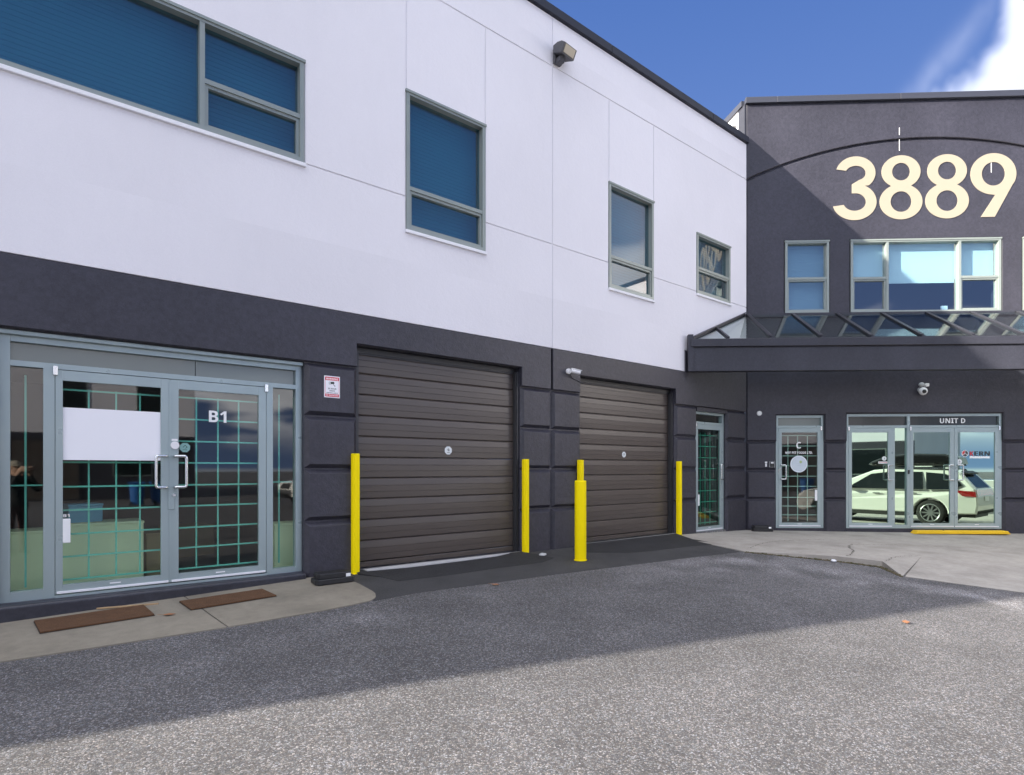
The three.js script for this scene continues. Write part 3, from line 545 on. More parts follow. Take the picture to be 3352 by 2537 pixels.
// ---------------------------------------------------------------- the dark front with the number
const front = thing('entrance_block', 'charcoal entrance block with large cream 3889 and glass canopy', 'building', F2, 0, 0, 0);
{
  const Wd = 7.74, TOP = 9.33, mid = Wd / 2, R = 9.44, apex = 8.50, G1 = [0.63, 1.27, 1.90];
  const arcY = (x) => apex - R + Math.sqrt(R * R - (x - mid) ** 2);
  const wl = [0.841, 1.785, 4.715, 6.30], wc = [2.251, 5.432, 4.71, 6.30], wr = [5.897, 6.84, 4.715, 6.30], dc = [0.66, 1.691, 0.0, 2.481], du = [2.177, 5.487, 0.0, 2.506];
  const openings = [wl, wc, wr, dc, du];
  part(front, 'wall', [slab(rectPts(0, Wd, -0.6, TOP), openings.map((r) => rectPts(...r)), -0.3, -0.050)], M.charcoal);
  const arch = (off) => { const o = []; for (let i = 0; i <= 40; i++) { const x = Wd * i / 40; o.push([x, arcY(x) + off]); } return o; };
  part(front, 'wall_panel', [slab([[0.002, G1[2] + 0.012], [dc[0], G1[2] + 0.012], [dc[0], dc[3]], [dc[1], dc[3]], [dc[1], G1[2] + 0.012], [du[0], G1[2] + 0.012], [du[0], du[3]], [du[1], du[3]], [du[1], G1[2] + 0.012], [Wd, G1[2] + 0.012], ...arch(-0.022).reverse().map(([x, y]) => [Math.max(0.002, x), y])], [wl, wc, wr].map((r) => rectPts(...r)), -0.052, 0, 0.030, 0)], M.charcoal, 'charcoal wall field under the arch');
  part(front, 'wall_panel', [slab([...arch(0.022).map(([x, y]) => [Math.max(0.002, x), y]), [Wd, TOP], [0.002, TOP]], [], -0.052, 0.0, 0.012, 0)], M.charcoal, 'charcoal wall field above the arch');
  const rows = [[-0.5, G1[0] - 0.009], [G1[0] + 0.009, G1[1] - 0.009], [G1[1] + 0.009, G1[2] - 0.009]];
  for (const [x0, x1] of [[0.004, dc[0]], [dc[1], du[0]], [du[1], Wd]]) for (const [y0, y1] of rows) part(front, 'wall_panel', chamfer(x0, x1, y0, y1, -0.052, 0, 0.048), M.charcoal);
  // cap pieces, roof, side walls
  const cuts = [-0.03, 0.65, 3.28, 5.9, 7.8];
  for (let i = 0; i < 4; i++) part(front, 'roof_coping', [box(cuts[i] + 0.003, cuts[i + 1] - 0.003, TOP, TOP + 0.128, -0.4, 0.07, 0.006)], M.cap);
  part(front, 'roof', [box(-0.2, Wd, 8.9, 9.05, -9, -0.31)], M.room);
  const back = new THREE.Vector2(-0.266, -0.964);
  const side = (d0, d1, y0, y1, t0, t1) => { const p = (d, t) => [back.x * d + t * -back.y * 1, back.y * d + t * back.x]; const pts = [p(d0, t0), p(d1, t0), p(d1, t1), p(d0, t1)].map(([x, q]) => [x, -q]); const g = slab(pts, [], y0, y1); return clean(g.applyMatrix4(new THREE.Matrix4().makeRotationX(-Math.PI / 2))); };
  part(front, 'corner_trim', [side(0.0, 0.26, 7.9, TOP, -0.04, 0.12)], M.trim);
  part(front, 'side_wall', [side(0.262, 9.0, 7.9, TOP - 0.01, -0.03, 0.12)], M.white, 'cream sunlit side of the block above the roof');
  part(front, 'roof_coping', [side(0.08, 9.0, TOP + 0.001, TOP + 0.122, -0.07, 0.2)], M.cap);
  part(front, 'wall', [box(Wd - 0.25, Wd, -0.6, TOP, -9, -0.301), box(-0.5, Wd, -0.6, TOP, -9.3, -9.01)], M.charcoal);
  // upper windows with blinds, dim office behind
  const bw = { mat: M.blindWhite }, sl = { mat: M.blind, slat: true };
  windowUnit(front, { x0: wl[0], x1: wl[1], y0: wl[2], y1: wl[3], bays: [5.48], glass: M.glassFront, blind: [sl], sillMat: M.trim });
  windowUnit(front, { x0: wc[0], x1: wc[1], y0: wc[2], y1: wc[3], mull: [3.035, 4.57], bays: [5.47, null, 5.47], glass: M.glassFront, blind: [{ ...bw, to: 5.48 }, { ...bw, to: 5.40 }, { ...bw, to: 5.48 }], sillMat: M.trim }).userData.label = 'wide three-part window with half drawn blinds';
  windowUnit(front, { x0: wr[0], x1: wr[1], y0: wr[2], y1: wr[3], bays: [5.48], glass: M.glassFront, blind: [bw], sillMat: M.trim });
  part(front, 'interior_floor', [box(0.3, Wd - 0.3, 4.45, 4.62, -4, -0.301)], M.floor);
  part(front, 'interior_wall', [box(0.3, Wd - 0.3, 4.62, 6.9, -4.2, -4), box(0.2, 0.3, 4.45, 6.9, -4.2, -0.301), box(Wd - 0.3, Wd - 0.26, 4.45, 6.9, -4.2, -0.301), box(0.2, Wd - 0.26, 6.9, 7.0, -4.2, -0.301)], M.room);
  // glazed doors: unit C and unit D
  const z = -0.055, zb = z - 0.10;
  const fC = part(front, 'storefront_frame', [box(dc[0], dc[0] + 0.05, 0, dc[3], zb, z, 0.003), box(dc[1] - 0.05, dc[1], 0, dc[3], zb, z, 0.003), box(dc[0] + 0.05, dc[1] - 0.05, dc[3] - 0.055, dc[3], zb, z), box(dc[0] + 0.05, dc[1] - 0.05, 2.205, 2.255, zb, z - 0.001), box(dc[0] + 0.05, dc[1] - 0.05, 0, 0.028, zb, z + 0.015)], M.doorFrame);
  const gp = (f, x0, x1, ya, yb, name, glass) => part(f, name, clean(new THREE.PlaneGeometry(x1 - x0, yb - ya).translate((x0 + x1) / 2, (ya + yb) / 2, z - 0.05)), glass);
  gp(fC, dc[0] + 0.05, dc[1] - 0.05, 2.255, dc[3] - 0.055, 'transom_panel', M.spandrel);
  const hy = [2.04, 1.81, 1.59, 1.365, 1.14, 0.915, 0.67, 0.475, 0.28];
  const lc = doorLeaf(front, { x0: dc[0] + 0.054, x1: dc[1] - 0.054, y0: 0.032, y1: 2.20, z: z + 0.004, sl: 0.075, sr: 0.075, hinge: 1, glass: M.glassDoor, label: 'single door lettered C', grille: { v: [0.965, 1.175, 1.39], h: hy, mat: M.grillePale } });
  part(lc, 'unit_lettering', [textGeo('C', 1.11, 1.21, 1.752, 1.896, z - 0.015)], M.vinyl);
  part(lc, 'company_lettering', [textGeo('MPF PET FOODS LTD.', 0.875, 1.462, 1.632, 1.686, z - 0.015)], M.vinyl);
  const discTex = canvasTex(256, 256, (c, w) => { c.fillStyle = '#c9d3dc'; c.fillRect(0, 0, w, w); c.strokeStyle = '#eef2f5'; c.lineWidth = 6; c.beginPath(); c.arc(128, 128, 118, 0, 7); c.stroke(); c.fillStyle = '#a9bd86'; c.beginPath(); c.arc(156, 96, 20, 0, 7); c.fill(); c.strokeStyle = '#b3c0ca'; c.lineWidth = 2; for (let k = 0; k < 40; k++) { const t = k * Math.PI / 20; c.beginPath(); c.moveTo(128 + 96 * Math.cos(t), 128 + 96 * Math.sin(t)); c.lineTo(128 + 107 * Math.cos(t + 0.05), 128 + 107 * Math.sin(t + 0.05)); c.stroke(); } c.fillStyle = '#b3c0ca'; c.fillRect(92, 122, 70, 3); c.fillRect(100, 150, 56, 3); });
  const dm = part(lc, 'round_decal', flat01(new THREE.CircleGeometry(0.186, 40).toNonIndexed()), printed(discTex)); dm.position.set(1.165, 1.408, z - 0.014);
  part(lc, 'mail_slot', [box(1.505, 1.56, 0.60, 0.84, z - 0.012, z + 0.004, 0.026)], M.vinyl);
  pullHandle(lc, 0.755, 1, 1.075, 1.385, z + 0.004);
  part(lc, 'lock_cylinder', [tf(clean(cyl(0.016, 0.016, 0.012, 16)), (m) => { m.rotation.x = Math.PI / 2; m.position.set(0.75, 1.29, z + 0.01); }), box(0.715, 0.727, 1.22, 1.31, z + 0.004, z + 0.008)], M.chrome);
  const fD = part(front, 'storefront_frame', [box(du[0], du[0] + 0.052, 0, du[3], zb, z, 0.003), box(du[1] - 0.052, du[1], 0, du[3], zb, z, 0.003), box(3.487, 3.547, 0, du[3], zb, z + 0.002, 0.003), box(du[0] + 0.052, 3.487, du[3] - 0.055, du[3], zb, z), box(3.547, du[1] - 0.052, du[3] - 0.055, du[3], zb, z), box(du[0] + 0.052, 3.487, 2.20, 2.255, zb, z - 0.001), box(3.547, du[1] - 0.052, 2.20, 2.255, zb, z - 0.001), box(3.17, 3.225, 0.0, 2.20, zb, z - 0.002), box(3.225, 3.487, 0, 0.075, zb, z - 0.003), box(du[0] + 0.052, 3.17, 0, 0.028, zb, z + 0.015), box(3.547, du[1] - 0.052, 0, 0.028, zb, z + 0.015)], M.doorFrame, 'aluminium frame of the wide three-leaf entrance');
  gp(fD, du[0] + 0.052, 3.487, 2.255, du[3] - 0.055, 'transom_panel', M.spandrelDark); gp(fD, 3.547, du[1] - 0.052, 2.255, du[3] - 0.055, 'transom_panel', M.spandrelDark); gp(fD, 3.225, 3.487, 0.075, 2.20, 'sidelight_pane', M.glassMirror);
  part(fD, 'unit_lettering', [textGeo('UNIT D', 4.209, 4.75, 2.302, 2.41, z - 0.046)], M.vinyl);
  part(fD, 'keypad', [box(3.497, 3.530, 1.19, 1.28, z + 0.002, z + 0.018, 0.004)], M.black);
  const l1 = doorLeaf(front, { x0: du[0] + 0.055, x1: 3.167, y0: 0.032, y1: 2.195, z: z + 0.004, sl: 0.072, sr: 0.088, hinge: -1, glass: M.glassMirror, label: 'left leaf of the wide entrance' });
  const l2 = doorLeaf(front, { x0: 3.551, x1: 4.483, y0: 0.032, y1: 2.195, z: z + 0.004, sl: 0.066, sr: 0.088, hinge: -1, glass: M.glassMirror, label: 'middle leaf of the wide entrance' });
  const l3 = doorLeaf(front, { x0: 4.489, x1: du[1] - 0.055, y0: 0.032, y1: 2.195, z: z + 0.004, sl: 0.072, sr: 0.085, hinge: 1, glass: M.glassMirror, label: 'right leaf of the wide entrance with red and black logo' });
  pullHandle(l1, 3.145, -1, 1.06, 1.385, z + 0.004); pullHandle(l2, 4.44, -1, 1.06, 1.385, z + 0.004); pullHandle(l3, 4.53, 1, 1.06, 1.385, z + 0.004);
  sticker(l1, 'alarm_decal', 3.005, 1.528, z - 0.014, 0.05, octMat);
  part(l1, 'notice_strip', [box(2.88, 3.077, 1.417, 1.463, z - 0.016, z - 0.0135)], M.vinyl); part(l1, 'notice_print', [textGeo('No Standing', 2.895, 3.065, 1.428, 1.452, z - 0.013, 0.001)], M.vinylRed);
  const cdm = part(l3, 'round_decal', flat01(new THREE.CircleGeometry(0.055, 24).toNonIndexed()), octMat); cdm.position.set(4.605, 1.46, z - 0.014);
  // logo: cube in a hexagon and word
  const hx = 4.725, hyy = 1.637, hr = 0.078, hex = (r, k) => [hx + r * Math.cos(Math.PI / 6 + k * Math.PI / 3), hyy + r * Math.sin(Math.PI / 6 + k * Math.PI / 3)];
  part(l3, 'logo_outline', [slab([0, 1, 2, 3, 4, 5].map((k) => hex(hr, k)), [], z - 0.016, z - 0.0145)], M.vinyl);
  const rh = (a, b, c, q) => slab([[hx, hyy], a, b, c].map(([x, y]) => { const mx = (hx + a[0] + b[0] + c[0]) / 4, my = (hyy + a[1] + b[1] + c[1]) / 4; return [mx + (x - mx) * 0.84, my + (y - my) * 0.84]; }), [], z - 0.0145, z - 0.013);
  const h6 = [0, 1, 2, 3, 4, 5].map((k) => hex(hr * 0.95, k));
  part(l3, 'logo_facet', [rh(h6[1], h6[2], h6[3])], M.vinylRed); part(l3, 'logo_facet', [rh(h6[3], h6[4], h6[5])], M.vinylDark); part(l3, 'logo_facet', [rh(h6[5], h6[0], h6[1])], M.vinylDark);
  part(l3, 'logo_lettering', [textGeo('K', 4.824, 4.905, 1.588, 1.683, z - 0.0145)], M.vinylRed); part(l3, 'logo_lettering', [textGeo('ERN', 4.925, 5.25, 1.588, 1.683, z - 0.0145)], M.vinylDark);
  part(l3, 'logo_strip', [box(4.82, 5.252, 1.533, 1.576, z - 0.016, z - 0.014)], M.vinyl);
  // lobby behind
  part(front, 'interior_floor', [box(0.3, Wd - 0.3, -0.2, -0.005, -4, -0.301)], M.floor);
  part(front, 'interior_wall', [box(0.3, Wd - 0.3, -0.005, 2.8, -4.2, -4), box(0.2, 0.3, -0.2, 2.8, -4.2, -0.301), box(Wd - 0.3, Wd - 0.26, -0.2, 2.8, -4.2, -0.301), box(0.2, Wd - 0.26, 2.8, 2.9, -4.2, -0.301), box(1.95, 2.02, -0.005, 2.8, -4, -0.301)], M.room);
  // the number: thick round digits
  const arcPts = (cx, cy, rx, ry, a0, a1, n = 40) => { const o = []; for (let i = 0; i <= n; i++) { const t = a0 + (a1 - a0) * i / n; o.push([cx + rx * Math.cos(t), cy + ry * Math.sin(t)]); } return o; };
  const D = Math.PI / 180, dz = [0.001, 0.012];
  const eight = (x0, x1, y0, y1) => {
    const cx = (x0 + x1) / 2, W = (x1 - x0) / 2, Ht = y1 - y0, rl = W, rly = Ht * 0.277, ru = W * 0.91, ruy = Ht * 0.255, cl = y0 + rly, cu = y1 - ruy, outer = [];
    // union of two ellipses, traced by angle where each is outside the other
    const inE = (p, c, rx, ry) => ((p[0] - cx) / rx) ** 2 + ((p[1] - c) / ry) ** 2 < 1;
    const lo = arcPts(cx, cl, rl, rly, 90 * D, 450 * D, 90).filter((p) => !inE(p, cu, ru, ruy)), up = arcPts(cx, cu, ru, ruy, -90 * D, 270 * D, 90).filter((p) => !inE(p, cl, rl, rly));
    outer.push(...lo, ...up);
    return slab(outer, [arcPts(cx, cl, rl * 0.49, rly * 0.58, 0, 355 * D, 36), arcPts(cx, cu, ru * 0.46, ruy * 0.54, 0, 355 * D, 36)], ...dz);
  };
  const three = (x0, x1, y0, y1) => {
    const W = x1 - x0, Ht = y1 - y0, t = 0.205, cxl = x0 + W * 0.50, cl = y0 + Ht * 0.285, rlx = W * 0.5, rly = Ht * 0.285, cxu = x0 + W * 0.525, ruy = Ht * 0.262, rux = W * 0.45, cu = y1 - ruy;
    const yl = y0 + Ht * 0.475;
    const o = [
      ...arcPts(cxl, cl, rlx, rly, 193 * D, 180 * D + 180 * D + 62 * D, 40),                     // lower outer, from left round the bottom to the waist
      ...arcPts(cxu, cu, rux, ruy, -48 * D, 166 * D, 40),                                          // upper outer
      ...arcPts(cxu, cu, rux - t, ruy - t, 160 * D, -70 * D, 30),                                  // upper inner back
      [x0 + W * 0.44, yl + 0.125], [x0 + W * 0.44, yl - 0.075],
      ...arcPts(cxl, cl, rlx - t * 1.1, rly - t, 78 * D, -162 * D, 40),                            // lower inner back
    ];
    return slab(o, [], ...dz);
  };
  const nine = (x0, x1, y0, y1) => {
    const W = x1 - x0, Ht = y1 - y0, rx = W / 2, ry = Ht * 0.325, cx = x0 + rx, cy = y1 - ry;
    const o = [...arcPts(cx, cy, rx, ry, -38 * D, 258 * D, 70), [cx - W * 0.27, y0], ];
    const ring = [...arcPts(cx, cy, rx, ry, -30 * D, 262 * D, 70), [x0 + W * 0.54, cy - ry * 1.02], [x0 + W * 0.225, y0], [x0 + W * 0.53, y0], [x0 + W * 0.955, cy - ry * 0.38]];
    return slab(ring, [arcPts(cx, cy, rx * 0.51, ry * 0.57, 0, 355 * D, 40)], ...dz);
  };
  part(front, 'number_digit', [three(1.863, 2.80, 6.738, 8.13)], M.vinylCream); part(front, 'number_digit', [eight(2.867, 3.775, 6.738, 8.132)], M.vinylCream);
  part(front, 'number_digit', [eight(3.836, 4.755, 6.74, 8.134)], M.vinylCream); part(front, 'number_digit', [nine(4.79, 5.75, 6.757, 8.134)], M.vinylCream);
  // canopy: beam, gutter, rafters, sloping glass
  const can = part(front, 'canopy', [box(-1.50, 9.3, 3.205, 3.655, 1.42, 1.60, 0.006), box(-1.55, 9.35, 3.675, 3.83, 1.38, 1.64, 0.012), box(-1.55, 9.35, 3.655, 3.675, 1.44, 1.585)], M.trim, 'glass canopy on a deep charcoal beam');
  part(can, 'ledger', [box(0.0, Wd, 4.63, 4.715, 0.001, 0.06)], M.trim);
  const xs = [0.02, 0.985, 1.935, 2.89, 3.84, 4.785, 5.73, 6.68, 7.66], bar = (p, q, w, h) => { const a = new THREE.Vector3(...p), b = new THREE.Vector3(...q), l = a.distanceTo(b), o = new THREE.Object3D(); o.position.copy(a).add(b).multiplyScalar(0.5); o.lookAt(b); o.updateMatrix(); return clean(new THREE.BoxGeometry(w, h, l).applyMatrix4(o.matrix)); };
  xs.forEach((x) => part(can, 'rafter', [bar([x, 4.66, 0.06], [x, 3.86, 1.52], 0.055, 0.075), bar([x, 4.70, 0.06], [x, 3.90, 1.52], 0.075, 0.012), box(x - 0.03, x + 0.03, 3.83, 3.87, 1.50, 1.58)], M.trim));
  part(can, 'rafter', [bar([-0.05, 4.70, 0.02], [-1.47, 3.88, 1.40], 0.07, 0.08), bar([-0.02, 4.745, 0.02], [-1.45, 3.925, 1.40], 0.10, 0.012)], M.trim);
  part(can, 'rafter', [bar([-0.86, 4.20, 0.86], [-0.80, 3.86, 1.52], 0.045, 0.06)], M.trim);
  const quad = (a, b, c, d) => { const g = new THREE.BufferGeometry(); g.setAttribute('position', new THREE.Float32BufferAttribute(d ? [...a, ...b, ...c, ...a, ...c, ...d] : [...a, ...b, ...c], 3)); g.computeVertexNormals(); return clean(g); };
  for (let i = 0; i < xs.length - 1; i++) part(can, 'roof_pane', quad([xs[i] + 0.028, 4.68, 0.06], [xs[i] + 0.028, 3.865, 1.53], [xs[i + 1] - 0.028, 3.865, 1.53], [xs[i + 1] - 0.028, 4.68, 0.06]), M.glassRoof);
  part(can, 'roof_pane', quad([-0.02, 4.68, 0.06], [-1.42, 3.865, 1.45], [-0.01, 3.865, 1.53]), M.glassRoof);
  part(can, 'end_plate', [box(-1.60, -1.50, 3.20, 3.92, 1.50, 1.62, 0.004)], M.trim);
  for (let k = 0; k < 5; k++) part(can, 'bolt', [tf(clean(cyl(0.014, 0.014, 0.012, 8)), (m) => { m.rotation.x = Math.PI / 2; m.position.set(-1.455, 3.27 + k * 0.075, 1.604); })], M.trim);
  // small white marks left by old fixings
  for (const [x, y, h] of [[3.29, 8.58, 0.16], [3.29, 8.24, 0.24], [5.23, 7.72, 0.30]]) part(front, 'paint_run', [box(x - 0.006, x + 0.006, y, y + h, 0.0008, 0.003)], M.vinyl);
}
// things kept by the windows and in the entrance room
{
  const b = (name, label, cat, f, x, y, z, w, h, d, mat, turn = 0, group) => { const o = thing(name, label, cat, f, x, y, z, turn, group); part(o, 'carton', [box(-w / 2, w / 2, 0, h, -d / 2, d / 2, 0.006)], mat); part(o, 'lid', [box(-w / 2 - 0.006, w / 2 + 0.006, h, h + 0.025, -d / 2 - 0.006, d / 2 + 0.006, 0.005)], mat); return o; };
  b('storage_box', 'large cream box behind the left entrance leaf', 'box', F1, -11.46, 0.09, -0.95, 0.72, 0.62, 0.5, M.boxCream);
  b('storage_box', 'cream box behind the left sidelight', 'box', F1, -12.15, 0.09, -0.78, 0.5, 0.58, 0.45, M.boxCream, 0.08);
  b('storage_box', 'cream box behind the right sidelight', 'box', F1, -9.62, 0.09, -0.66, 0.34, 0.52, 0.4, M.boxCream, -0.05);
  b('storage_box', 'brown carton right of the large cream box', 'box', F1, -10.93, 0.09, -1.1, 0.28, 0.46, 0.4, M.card, 0.1);
  b('storage_box', 'small blue box on top of the cream box', 'box', F1, -11.62, 0.735, -1.0, 0.3, 0.17, 0.26, M.boxBlue, 0.2);
  b('storage_box', 'brown carton deep in the entrance room behind the lettered leaf', 'box', F1, -10.35, 0.09, -2.6, 0.5, 0.4, 0.5, M.card, 0.3);
  const c = thing('small_box', 'white box standing inside the wide upper window', 'box', F2, 4.38, 4.76, -0.235); part(c, 'carton', [box(-0.06, 0.06, 0, 0.14, -0.03, 0.03, 0.004)], M.paper);
}

// ---------------------------------------------------------------- fixtures on the walls
{
  // floodlight on the panel joint under the roof
  const l = thing('wall_floodlight', 'dark tilted floodlight high on the white wall joint', 'wall light', F1, -5.66, 7.79, 0.0);
  part(l, 'mounting_box', [box(-0.075, 0.075, -0.07, 0.15, 0.002, 0.06, 0.008), box(-0.05, 0.05, -0.085, 0.0, 0.03, 0.15, 0.01)], M.fixture);
  part(l, 'arm', [box(-0.03, 0.03, -0.02, 0.06, 0.08, 0.16, 0.006)], M.fixture);
  const prof = [[0.04, 0.05], [0.04, 0.17], [0.13, 0.185], [0.22, 0.165], [0.285, 0.115], [0.215, -0.015], [0.18, -0.005]];
  const hg = slab(prof.map(([q, y]) => [-q, y]), [], -0.15, 0.15, 0.01, 0, 2); hg.rotateY(Math.PI / 2);
  const hd = part(l, 'lamp_head', [hg], M.fixture); hd.position.set(0.03, 0.0, 0.0); hd.rotation.set(0, 0.10, 0);
  const lg = box(-0.115, 0.115, -0.058, 0.058, 0, 0.008, 0.003); lg.rotateX(0.494).translate(0, 0.053, 0.254);
  part(hd, 'lamp_lens', [lg], M.lens);
  // white bullet camera with its cable
  const k = thing('security_camera', 'white bullet camera beside the second roller door', 'camera', F1, -5.40, 2.88, 0.0);
  part(k, 'mount', [tf(clean(cyl(0.045, 0.045, 0.03, 20)), (m) => { m.rotation.x = Math.PI / 2; m.position.z = 0.016; })], M.whitePlastic);
  const kb = part(k, 'camera_body', [tf(clean(cyl(0.036, 0.036, 0.16, 20)), (m) => { m.rotation.z = Math.PI / 2; m.position.set(0.07, 0, 0); }), box(-0.01, 0.17, 0.03, 0.042, -0.034, 0.034, 0.004)], M.whitePlastic); kb.position.set(0, 0.0, 0.085); kb.rotation.set(0.1, -0.35, -0.12);
  part(k, 'cable', [tube([[0.02, -0.03, 0.03], [0.08, -0.09, 0.014], [0.18, -0.12, 0.010], [0.33, -0.16, 0.008]], 0.006, 6, true)], M.fixture);
  // triple head device over the wide entrance
  const q = thing('security_camera', 'dome camera with two small heads above the wide entrance', 'camera', F2, 3.73, 3.02, 0.0);
  part(q, 'mount', [tf(clean(cyl(0.055, 0.06, 0.05, 20)), (m) => { m.rotation.x = Math.PI / 2; m.position.z = 0.026; })], M.greyPlastic);
  part(q, 'camera_body', [tf(clean(new THREE.SphereGeometry(0.085, 24, 16)), (m) => { m.position.set(0, -0.04, 0.11); })], M.whitePlastic);
  part(q, 'camera_lens', [tf(clean(new THREE.SphereGeometry(0.048, 20, 12)), (m) => { m.position.set(-0.01, -0.05, 0.158); })], M.black);
  part(q, 'sensor_head', [tf(clean(new THREE.SphereGeometry(0.058, 20, 12)), (m) => { m.position.set(-0.02, 0.10, 0.09); m.scale.set(1, 0.9, 1); })], M.greyPlastic);
  part(q, 'sensor_head', [box(0.05, 0.13, 0.06, 0.13, 0.04, 0.12, 0.012)], M.whitePlastic);
  // round white plate, intercom, label holder
  const r = thing('wall_plate', 'round white plate high on the dark wall', 'wall plate', F2, 0.281, 2.524, 0.0); part(r, 'disc', [tf(clean(cyl(0.052, 0.055, 0.02, 28)), (m) => { m.rotation.x = Math.PI / 2; m.position.z = 0.012; })], M.whitePlastic); part(r, 'rim', [tf(clean(new THREE.TorusGeometry(0.05, 0.006, 8, 28)), (m) => { m.position.z = 0.022; })], M.greyPlastic);
  const i = thing('intercom', 'square dark intercom with white keypad by door lettered C', 'intercom', F2, 0.552, 1.40, -0.002); part(i, 'housing', [box(-0.052, 0.052, -0.06, 0.06, 0.0025, 0.03, 0.006)], M.black); part(i, 'keypad', [box(-0.03, 0.03, 0.02, 0.05, 0.03, 0.036, 0.003)], M.whitePlastic); part(i, 'bezel', [box(-0.055, -0.05, -0.062, 0.062, 0.0025, 0.034), box(0.05, 0.055, -0.062, 0.062, 0.0025, 0.034), box(-0.05, 0.05, 0.058, 0.062, 0.0025, 0.034), box(-0.05, 0.05, -0.062, -0.058, 0.0025, 0.034)], M.greyPlastic);
  const e = thing('doorbell', 'narrow white doorbell left of the intercom', 'doorbell', F2, 0.425, 1.40, -0.002); part(e, 'button', [box(-0.018, 0.018, -0.052, 0.022, 0.0025, 0.02, 0.005)], M.whitePlastic); part(e, 'cover', [box(-0.024, 0.024, 0.03, 0.062, 0.0025, 0.022, 0.005)], M.whitePlastic);
  // warning sign
  const s = thing('warning_sign', 'red and white surveillance warning sign on the charcoal pier', 'sign', F1, -9.285, 2.283, 0.0);
  part(s, 'plate', [box(-0.096, 0.096, -0.13, 0.13, 0.0005, 0.004, 0.001)], M.vinyl);
  const st = canvasTex(384, 520, (c, w, h) => {
    c.fillStyle = '#f2f0f6'; c.fillRect(0, 0, w, h); c.fillStyle = '#cf3347'; c.beginPath(); c.roundRect(16, 20, w - 32, h - 40, 16); c.fill(); c.fillStyle = '#f2f0f6'; c.fillRect(24, 104, w - 48, 330);
    c.textAlign = 'center'; c.fillStyle = '#ffffff'; c.font = 'bold 62px sans-serif'; c.fillText('WARNING', w / 2, 88, 330);
    c.fillStyle = '#26322f'; c.save(); c.translate(185, 165); c.rotate(-0.12); c.beginPath(); c.roundRect(-50, -28, 110, 54, 10); c.fill(); c.restore(); c.fillStyle = '#e9ecee'; c.beginPath(); c.ellipse(135, 172, 24, 31, 0, 0, 7); c.fill(); c.strokeStyle = '#26322f'; c.lineWidth = 5; c.stroke(); c.fillStyle = '#26322f'; c.beginPath(); c.arc(137, 172, 9, 0, 7); c.fill(); c.lineWidth = 11; c.beginPath(); c.moveTo(226, 188); c.lineTo(236, 220); c.lineTo(262, 236); c.stroke(); c.fillRect(256, 222, 10, 34);
    c.fillStyle = '#2a3338'; c.font = 'bold 50px sans-serif'; c.fillText('24 HOUR', w / 2, 322, 250); c.font = 'bold 46px sans-serif'; c.fillText('VIDEO', w / 2, 372, 160); c.font = 'bold 40px sans-serif'; c.fillText('SURVEILLANCE', w / 2, 420, 322);
    c.fillStyle = '#ffffff'; c.font = 'bold 40px sans-serif'; c.fillText('NO TRESPASSING', w / 2, 480, 320);
  });
  const sm = part(s, 'printed_face', flat01(new THREE.PlaneGeometry(0.188, 0.256).toNonIndexed()), printed(st)); sm.position.z = 0.006;
}

